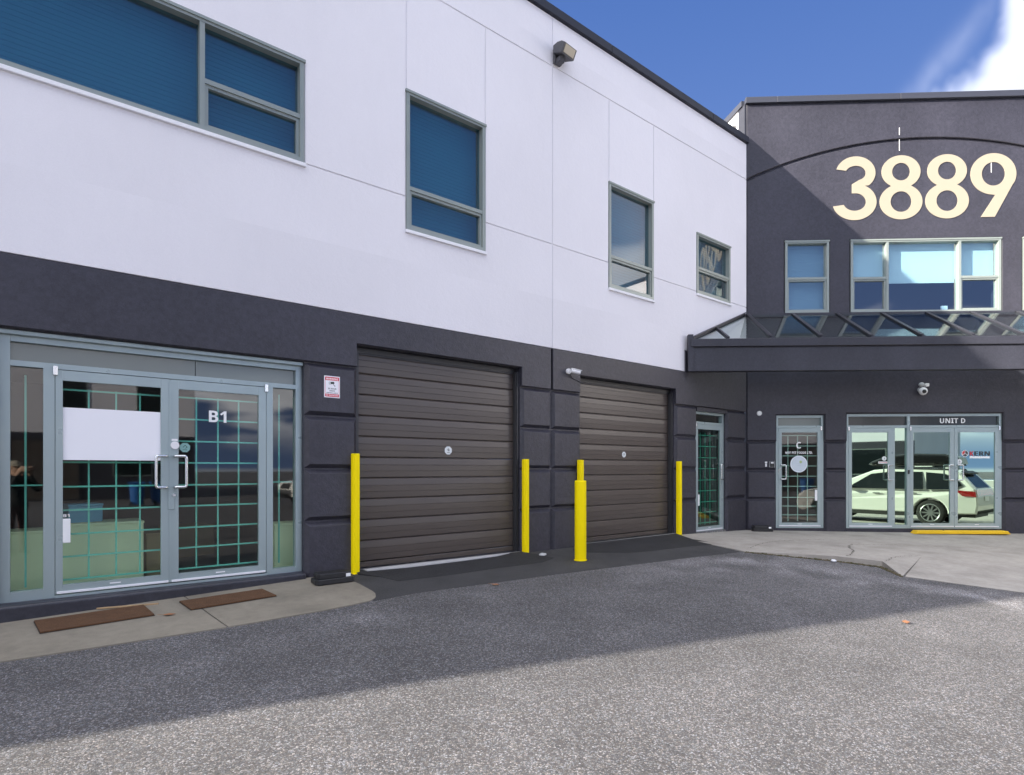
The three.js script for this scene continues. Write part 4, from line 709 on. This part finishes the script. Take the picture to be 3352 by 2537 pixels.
// ---------------------------------------------------------------- bollards, boxes, mats and small finds
{
  const guard = (x, label, h = 1.45) => {
    const y = groundY(0.05), o = thing('door_guard', label, 'door guard', F1, x, y - 0.02, 0.0, 0, 'yellow guards at the roller door jambs');
    const pts = [[-0.045, -0.004], [-0.045, -0.055], [-0.028, -0.085], [0.028, -0.085], [0.045, -0.055], [0.045, -0.004]];
    const g = clean(slab(pts, [], 0, h, 0.004).applyMatrix4(new THREE.Matrix4().makeRotationX(-Math.PI / 2)));
    part(o, 'channel', [g], M.yellow); part(o, 'foot_plate', [box(-0.05, 0.05, 0.0, 0.028, 0.002, 0.095, 0.004)], M.yellow); part(o, 'bolt', [tf(clean(cyl(0.009, 0.009, 0.012, 8)), (m) => { m.position.set(0, 0.034, 0.09); })], M.rail);
    return o;
  };
  guard(-9.005, 'yellow guard left of the roller door next to the warning sign', 1.49); guard(-6.315, 'yellow guard right of the first roller door');
  guard(-5.150, 'yellow guard half hidden behind the round bollard'); guard(-2.490, 'yellow guard next to the single glazed door');
  const yb = groundY(0.88), b = thing('round_bollard', 'stout round yellow pipe bollard standing free of the wall', 'bollard', F1, -6.0, yb, 0.90);
  part(b, 'pipe', [clean(new THREE.LatheGeometry([[0.0, 0], [0.084, 0], [0.084, 1.14], [0.078, 1.152], [0.0, 1.156]].map(([x, y]) => new THREE.Vector2(x, y)), 40))], M.yellow);
  part(b, 'collar', [clean(new THREE.LatheGeometry([[0.086, 0.0], [0.094, 0.004], [0.094, 0.016], [0.086, 0.02]].map(([x, y]) => new THREE.Vector2(x, y)), 40))], M.yellow);
  const bait = (f, x, z, turn, y, label) => {
    const o = thing('bait_station', label, 'bait station', f, x, y, z, turn, 'black bait stations by the walls');
    part(o, 'base', [slab([[-0.17, -0.10], [0.17, -0.10], [0.19, -0.06], [0.17, 0.10], [-0.17, 0.10], [-0.19, -0.06]], [], 0, 0.05, 0.006).applyMatrix4(new THREE.Matrix4().makeRotationX(-Math.PI / 2))], M.black);
    part(o, 'lid', [clean(slab([[-0.15, -0.085], [0.15, -0.085], [0.165, -0.05], [0.15, 0.085], [-0.15, 0.085], [-0.165, -0.05]], [], 0, 0.06, 0.012, 0, 2).applyMatrix4(new THREE.Matrix4().makeRotationX(-Math.PI / 2))).translate(0, 0.045, 0)], M.black);
    o.scale.setScalar(1.18);
    part(o, 'label_tag', [box(0.10, 0.145, 0.055, 0.085, 0.08, 0.0885)], M.vinyl);
    return o;
  };
  bait(F1, -9.43, 0.38, 0.0, groundY(0.38) + 0.012, 'black bait station on the apron under the warning sign');
  bait(F2, 0.27, 0.2, 0.0, -0.048, 'black bait station in the corner left of door lettered C');
  const mat = (pts, label) => { const o = new THREE.Group(); o.name = numbered('door_mat'); tag(o, label, 'door mat', 'brown coir mats at the glazed entrance'); scene.add(o); const g = sheet(pts, 0.028, 0.013); part(o, 'pile', [g], M.coir); part(o, 'backing', [sheet(pts.map(([s, w]) => { const cs = pts.reduce((t, p) => t + p[0], 0) / 4, cw = pts.reduce((t, p) => t + p[1], 0) / 4; return [cs + (s - cs) * 1.012, cw + (w - cw) * 1.02]; }), 0.0165, 0.002)], M.rubber); };
  mat([[-12.022, 0.20], [-11.985, 0.632], [-11.184, 0.635], [-11.215, 0.205]], 'brown coir mat nearest the left edge of the picture'); mat([[-10.924, 0.277], [-10.892, 0.655], [-10.118, 0.64], [-10.155, 0.276]], 'brown coir mat in front of the door leaf lettered B1');
  const st = thing('wood_strip', 'thin splintered wood strip lying along the painted step', 'wood strip', F1, -11.34, groundY(0.14, -11.34) + 0.012, 0.14, -0.28); part(st, 'lath', [slab([[-0.24, 0], [-0.2, -0.012], [0.1, -0.015], [0.25, -0.006], [0.26, 0.008], [0.05, 0.012], [-0.18, 0.010]], [], 0, 0.014, 0.002).applyMatrix4(new THREE.Matrix4().makeRotationX(-Math.PI / 2))], M.wood);
  const leaf = (s, w, r, lift, label, k = 1) => { const o = thing('fallen_leaf', label, 'leaf', F1, s, groundY(w, s) + lift, w, r); const sh = [[0, -0.055], [0.02, -0.03], [0.032, 0.0], [0.02, 0.03], [0, 0.05], [-0.02, 0.03], [-0.03, 0], [-0.018, -0.03]].map(([x, y]) => [x * k, y * k]); const g = clean(slab(sh, [], 0, 0.0015).applyMatrix4(new THREE.Matrix4().makeRotationX(-Math.PI / 2))); const p = g.attributes.position; for (let i = 0; i < p.count; i++) p.setY(i, p.getY(i) + 9 * p.getX(i) ** 2 + 3 * p.getZ(i) ** 2 + 0.003); g.computeVertexNormals(); part(o, 'blade', g, M.leaf); part(o, 'stalk', [box(-0.0015, 0.0015, 0.012 * k, 0.014 * k, -0.09 * k, -0.05 * k)], M.leaf); };
  leaf(-11.08, 0.70, 1.2, 0.012, 'dry leaf between the two coir mats'); leaf(-7.95, 1.48, 0.4, 0.004, 'dry leaf at the edge of the dark asphalt strip'); leaf(-5.55, 4.95, 2.0, 0.004, 'brown leaf on the sunlit asphalt', 1.1);
  const sp = thing('paper_scrap', 'crumpled white paper scrap at the foot of the kerb', 'litter', F1, -2.72, groundY(3.0) + 0.004, 3.05, 0.4); { const g = new THREE.IcosahedronGeometry(0.035, 1), p = g.attributes.position; for (let i = 0; i < p.count; i++) { const k = 0.7 + 0.6 * hash2(Math.round(p.getX(i) * 900), Math.round(p.getY(i) * 900 + p.getZ(i) * 700), 5); p.setXYZ(i, p.getX(i) * k * 1.5, Math.max(0, p.getY(i) * k * 0.6 + 0.012), p.getZ(i) * k); } g.computeVertexNormals(); part(sp, 'wad', clean(g), M.paper); }
  const rk = thing('loose_stone', 'small flat stone beside the first roller door', 'stone', F1, -6.22, groundY(0.3) + 0.006, 0.32, 0.3); { const g = new THREE.IcosahedronGeometry(0.05, 1), p = g.attributes.position; for (let i = 0; i < p.count; i++) { const k = 0.8 + 0.4 * hash2(Math.round(p.getX(i) * 900), Math.round(p.getY(i) * 900 + p.getZ(i) * 700), 6); p.setXYZ(i, p.getX(i) * k * 1.6, Math.max(0, p.getY(i) * k * 0.5 + 0.01), p.getZ(i) * k); } g.computeVertexNormals(); part(rk, 'stone', clean(g), M.greyPlastic); }
  const y0 = -0.085, kp = thing('wheel_stop', 'low yellow painted kerb block at the wide entrance', 'kerb block', F2, 4.47, y0 - 0.004, 0.16); part(kp, 'block', [slab([[-0.99, 0], [0.99, 0], [0.93, 0.068], [-0.93, 0.068]], [], -0.11, 0.11, 0.018, 0, 2)], M.yellowKerb); part(kp, 'pin', [tf(clean(cyl(0.012, 0.012, 0.012, 8)), (m) => { m.position.set(-0.35, 0.071, 0.0); })], M.rail);
}

// ---------------------------------------------------------------- across the yard: what the glass mirrors
function plainWing(name, label, f, L, depth, dir, opts) {           // charcoal base, white above, windows and dark doors; x runs 0..L times dir
  const o = thing(name, label, 'building', f, 0, 0, 0), X = (a) => dir * a, bx = (a, b, ...r) => box(Math.min(X(a), X(b)), Math.max(X(a), X(b)), ...r);
  const y0 = -0.9, SP = 3.2, TOP = 8.47;
  part(o, 'wall', [bx(0, L, SP, TOP, -0.3, 0)], M.white); part(o, 'wall', [bx(0, L, y0, SP - 0.001, -0.3, 0)], M.charcoal, 'charcoal lower wall');
  part(o, 'wall', [bx(0, 0.3, y0, TOP, -depth, -0.301), bx(L - 0.3, L, y0, TOP, -depth, -0.301), bx(0, L, y0, TOP, -depth - 0.3, -depth - 0.001)], M.white);
  part(o, 'roof', [bx(0.31, L - 0.31, 8.05, 8.2, -depth, -0.301)], M.room); part(o, 'roof_coping', [bx(-0.02, L + 0.02, TOP, TOP + 0.13, -0.34, 0.05)], M.cap);
  for (const [a, b, ya, yb] of opts.windows) { const w = part(o, 'window', [bx(a, a + 0.05, ya, yb, 0.002, 0.05), bx(b - 0.05, b, ya, yb, 0.002, 0.05), bx(a + 0.05, b - 0.05, ya, ya + 0.05, 0.002, 0.05), bx(a + 0.05, b - 0.05, yb - 0.05, yb, 0.002, 0.05)], M.frame); part(w, 'pane', [bx(a + 0.05, b - 0.05, ya + 0.05, yb - 0.05, 0.003, 0.02)], M.glassCar); }
  for (const [a, b, yb] of opts.doors) { const d = part(o, 'roller_door', [bx(a - 0.06, a, y0, yb, 0.002, 0.05), bx(b, b + 0.06, y0, yb, 0.002, 0.05), bx(a - 0.06, b + 0.06, yb, yb + 0.06, 0.002, 0.05)], M.trim); for (let y = -0.3; y < yb - 0.05; y += 0.29) part(d, 'slat', [bx(a, b, y, y + 0.28, 0.002, 0.02)], M.roller); }
  return o;
}
plainWing('warehouse_wing', 'white and charcoal wing beyond the right edge, seen mirrored in an upper window', F3, 13, 12, 1, { windows: [[1.0, 2.2, 4.43, 6.25], [4.0, 5.2, 4.43, 6.25], [7.5, 11.5, 4.85, 6.05], [8.0, 11.5, 0.4, 2.4]], doors: [[2.2, 4.8, 2.8]] });
const FO = { o: at(F1, 0, 0, 33), r: F1.r + Math.PI };
plainWing('warehouse_building', 'sunlit white and charcoal building mirrored in the glazed entrance doors', { o: at(F1, -4.5, 0, 33), r: F1.r + Math.PI }, 46, 14, 1, { windows: [[1.5, 2.9, 4.4, 6.2], [5.1, 6.5, 4.4, 6.2], [9.5, 15.5, 4.85, 6.05], [18.5, 19.9, 4.4, 6.2], [23.5, 29.5, 4.85, 6.05], [1.6, 4.0, 0.9, 2.7], [11, 12.5, 0.2, 2.4]], doors: [[5.5, 8.3, 2.8], [14.5, 17.5, 2.8], [19.5, 22.5, 2.8]] });

// a vehicle from its side outline: x forward, y up, taper towards the roof
function vehicle(name, label, v) {
  const o = thing(name, label, 'car', v.f, v.x, v.y, v.z, v.turn);
  const W = v.width / 2, taper = (g) => { const p = g.attributes.position; for (let i = 0; i < p.count; i++) { const y = p.getY(i), x = p.getX(i), t = Math.max(0, y - v.belt) / (v.height - v.belt), e = Math.min(1, Math.max(0, (Math.abs(x - v.midX) - v.len * 0.33) / (v.len * 0.17))); p.setZ(i, p.getZ(i) * (1 - 0.24 * t) * (1 - 0.10 * e * e)); } g.computeVertexNormals(); return clean(g); };
  const arches = v.wheels, s = new THREE.Shape(), out = v.outline;
  s.moveTo(...out[0]);
  for (let i = 1; i < out.length; i++) s.lineTo(...out[i]);
  // along the underside back to the start, with wheel arches
  [...arches].sort((a, b) => (v.outline[out.length - 1][0] < v.outline[0][0] ? a - b : b - a)).forEach((wx) => { const d = v.outline[out.length - 1][0] < v.outline[0][0] ? 1 : -1; for (let k = 0; k <= 16; k++) { const t = Math.PI - k * Math.PI / 16; s.lineTo(wx + d * v.arch * Math.cos(t), Math.max(v.under, v.tyre - 0.02 + v.arch * Math.sin(t))); } });
  s.closePath();
  const bev = 0.07, body = new THREE.ExtrudeGeometry(s, { depth: v.width - 2 * bev, bevelEnabled: true, bevelThickness: bev, bevelSize: 0.035, bevelOffset: -0.035, bevelSegments: 3 }).translate(0, 0, -W + bev);
  part(o, 'body', taper(clean(body)), v.paint);
  for (const [nm, pts, mt] of v.sides) for (const sd of [-1, 1]) part(o, nm, taper(slab(pts, [], sd > 0 ? W - 0.012 : -W - 0.006, sd > 0 ? W + 0.006 : -W + 0.012)), mt);
  for (const [nm, a, b, frac, mt, off = 0.008] of v.screens) {          // panels lying on the outline between two points
    const A2 = new THREE.Vector2(...a), B2 = new THREE.Vector2(...b), n = new THREE.Vector2(-(B2.y - A2.y), B2.x - A2.x).normalize().multiplyScalar(off);
    if (n.y < 0 || (Math.abs(n.y) < 0.05 && n.x * (A2.x - v.midX) < 0)) n.multiplyScalar(-1);
    const g = slab([[A2.x, A2.y], [B2.x, B2.y], [B2.x + n.x, B2.y + n.y], [A2.x + n.x, A2.y + n.y]], [], -W * frac, W * frac);
    part(o, nm, taper(g), mt);
  }
  const ty = new THREE.LatheGeometry([[0.20, -0.10], [v.tyre - 0.03, -0.11], [v.tyre, -0.08], [v.tyre, 0.08], [v.tyre - 0.03, 0.11], [0.20, 0.10]].map(([x, y]) => new THREE.Vector2(x, y)), 40);
  for (const wx of arches) for (const sd of [-1, 1]) {
    const w = part(o, 'wheel', clean(ty.clone().rotateX(Math.PI / 2)), M.rubber); w.position.set(wx, v.tyre, sd * (W - 0.13));
    const sp = []; for (let k = 0; k < 10; k++) sp.push(tf(box(0.05, 0.225, -0.018, 0.018, -0.012, 0.012), (m) => { m.rotation.z = k * Math.PI / 5; m.position.z = sd * 0.085; }));
    part(w, 'rim', [...sp, tf(clean(new THREE.TorusGeometry(0.225, 0.016, 8, 36)), (m) => { m.position.z = sd * 0.092; }), tf(clean(cyl(0.06, 0.06, 0.03, 20)), (m) => { m.rotation.x = Math.PI / 2; m.position.z = sd * 0.085; })], M.rim);
    part(w, 'brake_disc', [tf(clean(cyl(0.2, 0.2, 0.02, 24)), (m) => { m.rotation.x = Math.PI / 2; m.position.z = sd * 0.03; })], M.rail);
  }
  part(o, 'underbody', [box(v.midX - v.len * 0.47, v.midX + v.len * 0.47, v.under + 0.02, v.under + 0.22, -W + 0.3, W - 0.3)], M.black);
  return o;
}
// white estate car with a roof box, parked outside the frame on the right and mirrored in the wide entrance
{
  const fr = new THREE.Vector2(-0.681, 0.732), rw = new THREE.Vector2(6.85, 4.6);                 // rear wheel and heading on the dark front's plan (x, out)
  const car = vehicle('estate_car', 'white estate car with black roof box, mirrored in the wide entrance', {
    f: F2, x: rw.x + 0.72 * 0.7, y: -0.345, z: rw.y + 0.66 * 0.7, turn: Math.atan2(-fr.y, fr.x), paint: M.carPaint, width: 1.80, len: 4.75, midX: 1.3, belt: 0.93, height: 1.50, under: 0.22, tyre: 0.335, arch: 0.40, wheels: [0, 2.74],
    outline: [[-1.00, 0.34], [-1.04, 0.55], [-1.02, 0.80], [-0.98, 0.98], [-0.78, 1.22], [-0.62, 1.40], [-0.35, 1.48], [0.3, 1.515], [1.0, 1.51], [1.45, 1.47], [2.05, 1.22], [2.50, 0.99], [2.95, 0.93], [3.40, 0.84], [3.60, 0.70], [3.66, 0.52], [3.62, 0.30], [3.45, 0.22]].reverse(),
    sides: [['side_window', [[1.02, 0.95], [2.02, 0.95], [1.95, 1.06], [1.50, 1.36], [1.02, 1.42]], M.glassCar], ['side_window', [[0.16, 0.95], [0.97, 0.95], [0.97, 1.425], [0.22, 1.42]], M.glassCar], ['side_window', [[-0.72, 1.07], [-0.45, 0.97], [0.08, 0.95], [0.14, 1.41], [-0.30, 1.37], [-0.55, 1.24]], M.glassCar], ['sill_cladding', [[0.44, 0.225], [2.30, 0.225], [2.30, 0.33], [0.44, 0.33]], M.rubber], ['door_handle', [[0.30, 0.83], [0.48, 0.83], [0.48, 0.86], [0.30, 0.86]], M.rim], ['door_handle', [[1.22, 0.81], [1.40, 0.81], [1.40, 0.84], [1.22, 0.84]], M.rim], ['tail_light', [[-1.005, 0.78], [-0.99, 0.92], [-0.56, 0.95], [-0.72, 0.80]], M.lampRed], ['roof_rail', [[-0.45, 1.455], [1.1, 1.50], [1.05, 1.53], [-0.40, 1.50]], M.black]],
    screens: [['windscreen', [1.52, 1.44], [2.44, 1.02], 0.80, M.glassCar], ['rear_window', [-0.66, 1.35], [-0.96, 1.00], 0.74, M.glassCar], ['tail_light', [-0.985, 0.96], [-1.02, 0.80], 0.94, M.lampRed, 0.006], ['number_plate', [-1.03, 0.78], [-1.038, 0.66], 0.22, M.vinyl, 0.012], ['bumper', [-1.02, 0.42], [-1.00, 0.34], 0.9, M.rubber, 0.012], ['roof_spoiler', [-0.60, 1.42], [-0.74, 1.36], 0.70, M.black, 0.03]],
  });
  car.scale.setScalar(1.1);
  part(car, 'door_mirror', [box(2.02, 2.16, 0.95, 1.06, 0.86, 1.04, 0.03)], M.carPaint); part(car, 'door_mirror', [box(2.02, 2.16, 0.95, 1.06, -1.04, -0.86, 0.03)], M.carPaint);
  const bx = thing('roof_box', 'long glossy black roof box on the white estate car', 'roof box', F2, car.position.x, 0, 0); bx.position.copy(car.position); bx.rotation.copy(car.rotation); bx.scale.copy(car.scale);
  part(bx, 'shell', [slab([[-0.55, 1.62], [-0.50, 1.80], [-0.2, 1.90], [0.6, 1.93], [1.25, 1.86], [1.65, 1.70], [1.72, 1.63], [1.6, 1.60]], [], -0.42, 0.42, 0.08, 0, 4)], M.boxGloss); part(bx, 'base_tray', [box(-0.5, 1.6, 1.58, 1.62, -0.38, 0.38, 0.01)], M.rubber);
  for (const x of [0.0, 0.85]) part(bx, 'cross_bar', [box(x - 0.03, x + 0.03, 1.535, 1.578, -0.62, 0.62, 0.01)], M.black);
}
// white pickup across the yard
vehicle('pickup_truck', 'white pickup truck mirrored in the right sidelight', {
  f: F1, x: -0.7, y: groundY(19), z: 19.6, turn: Math.PI, paint: M.carPaint, width: 1.98, len: 5.8, midX: 0.3, belt: 1.18, height: 1.92, under: 0.42, tyre: 0.40, arch: 0.47, wheels: [-1.75, 1.9],
  outline: [[-2.75, 0.55], [-2.78, 0.9], [-2.72, 1.22], [-1.0, 1.22], [-0.92, 1.86], [-0.3, 1.92], [0.6, 1.88], [1.22, 1.28], [2.2, 1.18], [2.72, 1.08], [2.84, 0.8], [2.82, 0.5], [2.7, 0.42]].reverse(),
  sides: [['side_window', [[-0.80, 1.26], [1.10, 1.24], [0.55, 1.78], [-0.76, 1.80]], M.glassCar], ['headlight', [[2.45, 0.88], [2.83, 0.84], [2.78, 1.04], [2.46, 1.07]], M.lampClear], ['fog_lamp', [[2.6, 0.6], [2.82, 0.6], [2.82, 0.68], [2.6, 0.68]], M.black]],
  screens: [['windscreen', [0.66, 1.82], [1.2, 1.32], 0.82, M.glassCar], ['grille', [2.735, 1.05], [2.838, 0.82], 0.6, M.black], ['bumper', [2.84, 0.78], [2.82, 0.5], 0.9, M.rim, 0.03]],
});
// blue wheeled bins across the yard
for (const [s, w, t, label] of [[-8.3, 25.0, 0.1, 'blue wheeled bin mirrored low in the left entrance leaf'], [-7.4, 25.3, -0.2, 'blue wheeled bin mirrored beside the door handles']]) {
  const o = thing('wheeled_bin', label, 'bin', F1, s, groundY(20), w, t, 'blue bins across the yard');
  part(o, 'tub', [tf(clean(cyl(0.42, 0.34, 0.95, 4)), (m) => { m.rotation.y = Math.PI / 4; m.position.y = 0.56; })], M.bin); part(o, 'lid', [box(-0.33, 0.33, 1.03, 1.09, -0.34, 0.36, 0.02)], M.bin);
  for (const x of [-0.26, 0.26]) part(o, 'wheel', [tf(clean(cyl(0.11, 0.11, 0.06, 16)), (m) => { m.rotation.z = Math.PI / 2; m.position.set(x, 0.11, -0.28); })], M.rubber);
}

// ---------------------------------------------------------------- the photographer, mirrored in the left sidelight
{
  const gy = groundY(7.1), px = 0.03, pz = 0.30;
  const o = thing('person', 'person in cap and dark jacket raising a camera, mirrored in the left sidelight', 'person', null, px, gy, pz, 0);
  const field = (bones, lo, hi, n, k = 0.05) => {                       // smooth union of tapered capsules on a grid
    const mc = new MarchingCubes(n, new THREE.MeshBasicMaterial(), false, false, 400000); mc.isolation = 0;
    const half = Math.max(hi[0] - lo[0], hi[1] - lo[1], hi[2] - lo[2]) / 2, c = [0, 1, 2].map((i) => (lo[i] + hi[i]) / 2), h = n / 2;
    for (let z = 0; z < n; z++) for (let y = 0; y < n; y++) for (let x = 0; x < n; x++) {
      const p = [c[0] + (x - h) / h * half, c[1] + (y - h) / h * half, c[2] + (z - h) / h * half];
      let sum = 0;
      for (const [a, b, ra, rb] of bones) { const d = [b[0] - a[0], b[1] - a[1], b[2] - a[2]], q = [p[0] - a[0], p[1] - a[1], p[2] - a[2]], l = d[0] ** 2 + d[1] ** 2 + d[2] ** 2 || 1e-9, t = Math.max(0, Math.min(1, (q[0] * d[0] + q[1] * d[1] + q[2] * d[2]) / l)); sum += Math.exp(-(Math.hypot(q[0] - t * d[0], q[1] - t * d[1], q[2] - t * d[2]) - mix(ra, rb, t)) / k); }
      mc.field[x + y * n + z * n * n] = sum > 0 ? k * Math.log(sum) : -1;
    }
    mc.update();
    const cnt = mc.count, g = new THREE.BufferGeometry();
    g.setAttribute('position', new THREE.BufferAttribute(mc.positionArray.slice(0, cnt * 3), 3)); g.setAttribute('normal', new THREE.BufferAttribute(mc.normalArray.slice(0, cnt * 3), 3));
    g.scale(half, half, half).translate(...c); g.deleteAttribute('normal'); g.computeVertexNormals();
    return clean(g);
  };
  const eye = EYE - gy;                                                  // about 1.6 m
  const skin = std([0.50, 0.32, 0.23], 0.6), cloth = std([0.02, 0.022, 0.028], 0.85), trousers = std([0.10, 0.05, 0.045], 0.9), capMat = std([0.34, 0.31, 0.25], 0.85);
  const hipY = 0.92, shY = 1.42, hd = [0, eye + 0.03, 0.02];
  const sh = (s) => [s * 0.19, shY, 0.02], el = (s) => [s * 0.27, 1.22, -0.16], wr = (s) => [s * 0.075, eye - 0.03, -0.19], hip = (s) => [s * 0.10, hipY, 0], kn = (s) => [s * 0.12, 0.50, -0.02], an = (s) => [s * 0.13, 0.08, 0.02];
  const bones = [[[0, 0.95, 0], [0, 1.2, 0], 0.15, 0.16], [[0, 1.2, 0], [0, 1.40, 0.01], 0.16, 0.14], [[0, 1.42, 0.01], [0, eye - 0.06, 0.02], 0.06, 0.055], [hd, [hd[0], hd[1] - 0.05, hd[2] - 0.03], 0.095, 0.075], [[0, hd[1] - 0.03, -0.085], [0, hd[1] - 0.045, -0.10], 0.014, 0.016], [[0.088, hd[1] - 0.03, 0.03], [0.092, hd[1] - 0.0, 0.035], 0.014, 0.016], [[-0.088, hd[1] - 0.03, 0.03], [-0.092, hd[1] - 0.0, 0.035], 0.014, 0.016]];
  for (const s of [-1, 1]) {
    bones.push([[0, 1.40, 0.01], sh(s), 0.09, 0.075], [sh(s), el(s), 0.062, 0.05], [el(s), wr(s), 0.048, 0.032], [hip(s), kn(s), 0.095, 0.062], [kn(s), an(s), 0.060, 0.042], [an(s), [an(s)[0], 0.045, -0.13], 0.045, 0.038], [[0, 0.95, 0], hip(s), 0.13, 0.10]);
    bones.push([wr(s), [s * 0.07, eye, -0.225], 0.034, 0.036]);                                       // palm
    for (let k = 0; k < 4; k++) bones.push([[s * 0.075, eye - 0.035 + k * 0.020, -0.235], [s * 0.055, eye - 0.035 + k * 0.021, -0.29 + 0.006 * Math.abs(k - 1.5)], 0.010, 0.009], [[s * 0.055, eye - 0.035 + k * 0.021, -0.29], [s * 0.032, eye - 0.035 + k * 0.021, -0.285], 0.009, 0.008]);
    bones.push([[s * 0.06, eye - 0.045, -0.21], [s * 0.03, eye - 0.055, -0.20], 0.011, 0.009]);
  }
  const body = field(bones, [-0.4, -0.02, -0.4], [0.4, 1.8, 0.4], 88, 0.014);
  const pc = body.attributes.position, col = new Float32Array(pc.count * 3);
  for (let i = 0; i < pc.count; i++) { const x = pc.getX(i), y = pc.getY(i), z = pc.getZ(i); const isSkin = y > 1.475 && (Math.abs(x) < 0.12 || z < -0.165); const m = isSkin ? skin : y < 0.09 ? cloth : y < 0.93 ? trousers : cloth; m.color.toArray(col, i * 3); }
  body.setAttribute('color', new THREE.BufferAttribute(col, 3));
  part(o, 'body', body, std([1, 1, 1], 0.8, { vertexColors: true }));
  part(o, 'cap', [tf(clean(new THREE.SphereGeometry(0.108, 28, 14, 0, Math.PI * 2, 0, Math.PI / 2)), (m) => { m.position.set(0, hd[1] + 0.025, 0.012); m.scale.set(0.95, 0.95, 1.08); }), tf(clean(slab([[-0.08, 0], [-0.075, 0.06], [-0.03, 0.10], [0.03, 0.10], [0.075, 0.06], [0.08, 0]], [], 0, 0.008, 0.002)), (m) => { m.rotation.x = -Math.PI / 2 - 0.18; m.position.set(0, hd[1] + 0.03, -0.075); })], capMat);
  for (const s of [-1, 1]) part(o, 'eye', [tf(clean(new THREE.SphereGeometry(0.011, 10, 8)), (m) => { m.position.set(s * 0.032, hd[1] - 0.005, -0.075); })], M.black);
  part(o, 'mouth', [box(-0.02, 0.02, hd[1] - 0.078, hd[1] - 0.072, -0.098, -0.088)], std([0.35, 0.14, 0.12], 0.6));
  const c = thing('handheld_camera', 'black camera held to the eye of the mirrored person', 'camera', null, px, EYE, pz, 0);
  part(c, 'camera_body', [box(-0.065, 0.065, -0.045, 0.045, -0.215, -0.165, 0.008)], M.black); part(c, 'viewfinder', [box(-0.02, 0.02, 0.045, 0.062, -0.21, -0.15, 0.004)], M.black); part(c, 'lens_barrel', [tf(clean(cyl(0.034, 0.03, 0.05, 20)), (m) => { m.rotation.x = Math.PI / 2; m.position.set(0, 0, -0.238); })], M.black);
}

renderer.render(scene, camera);
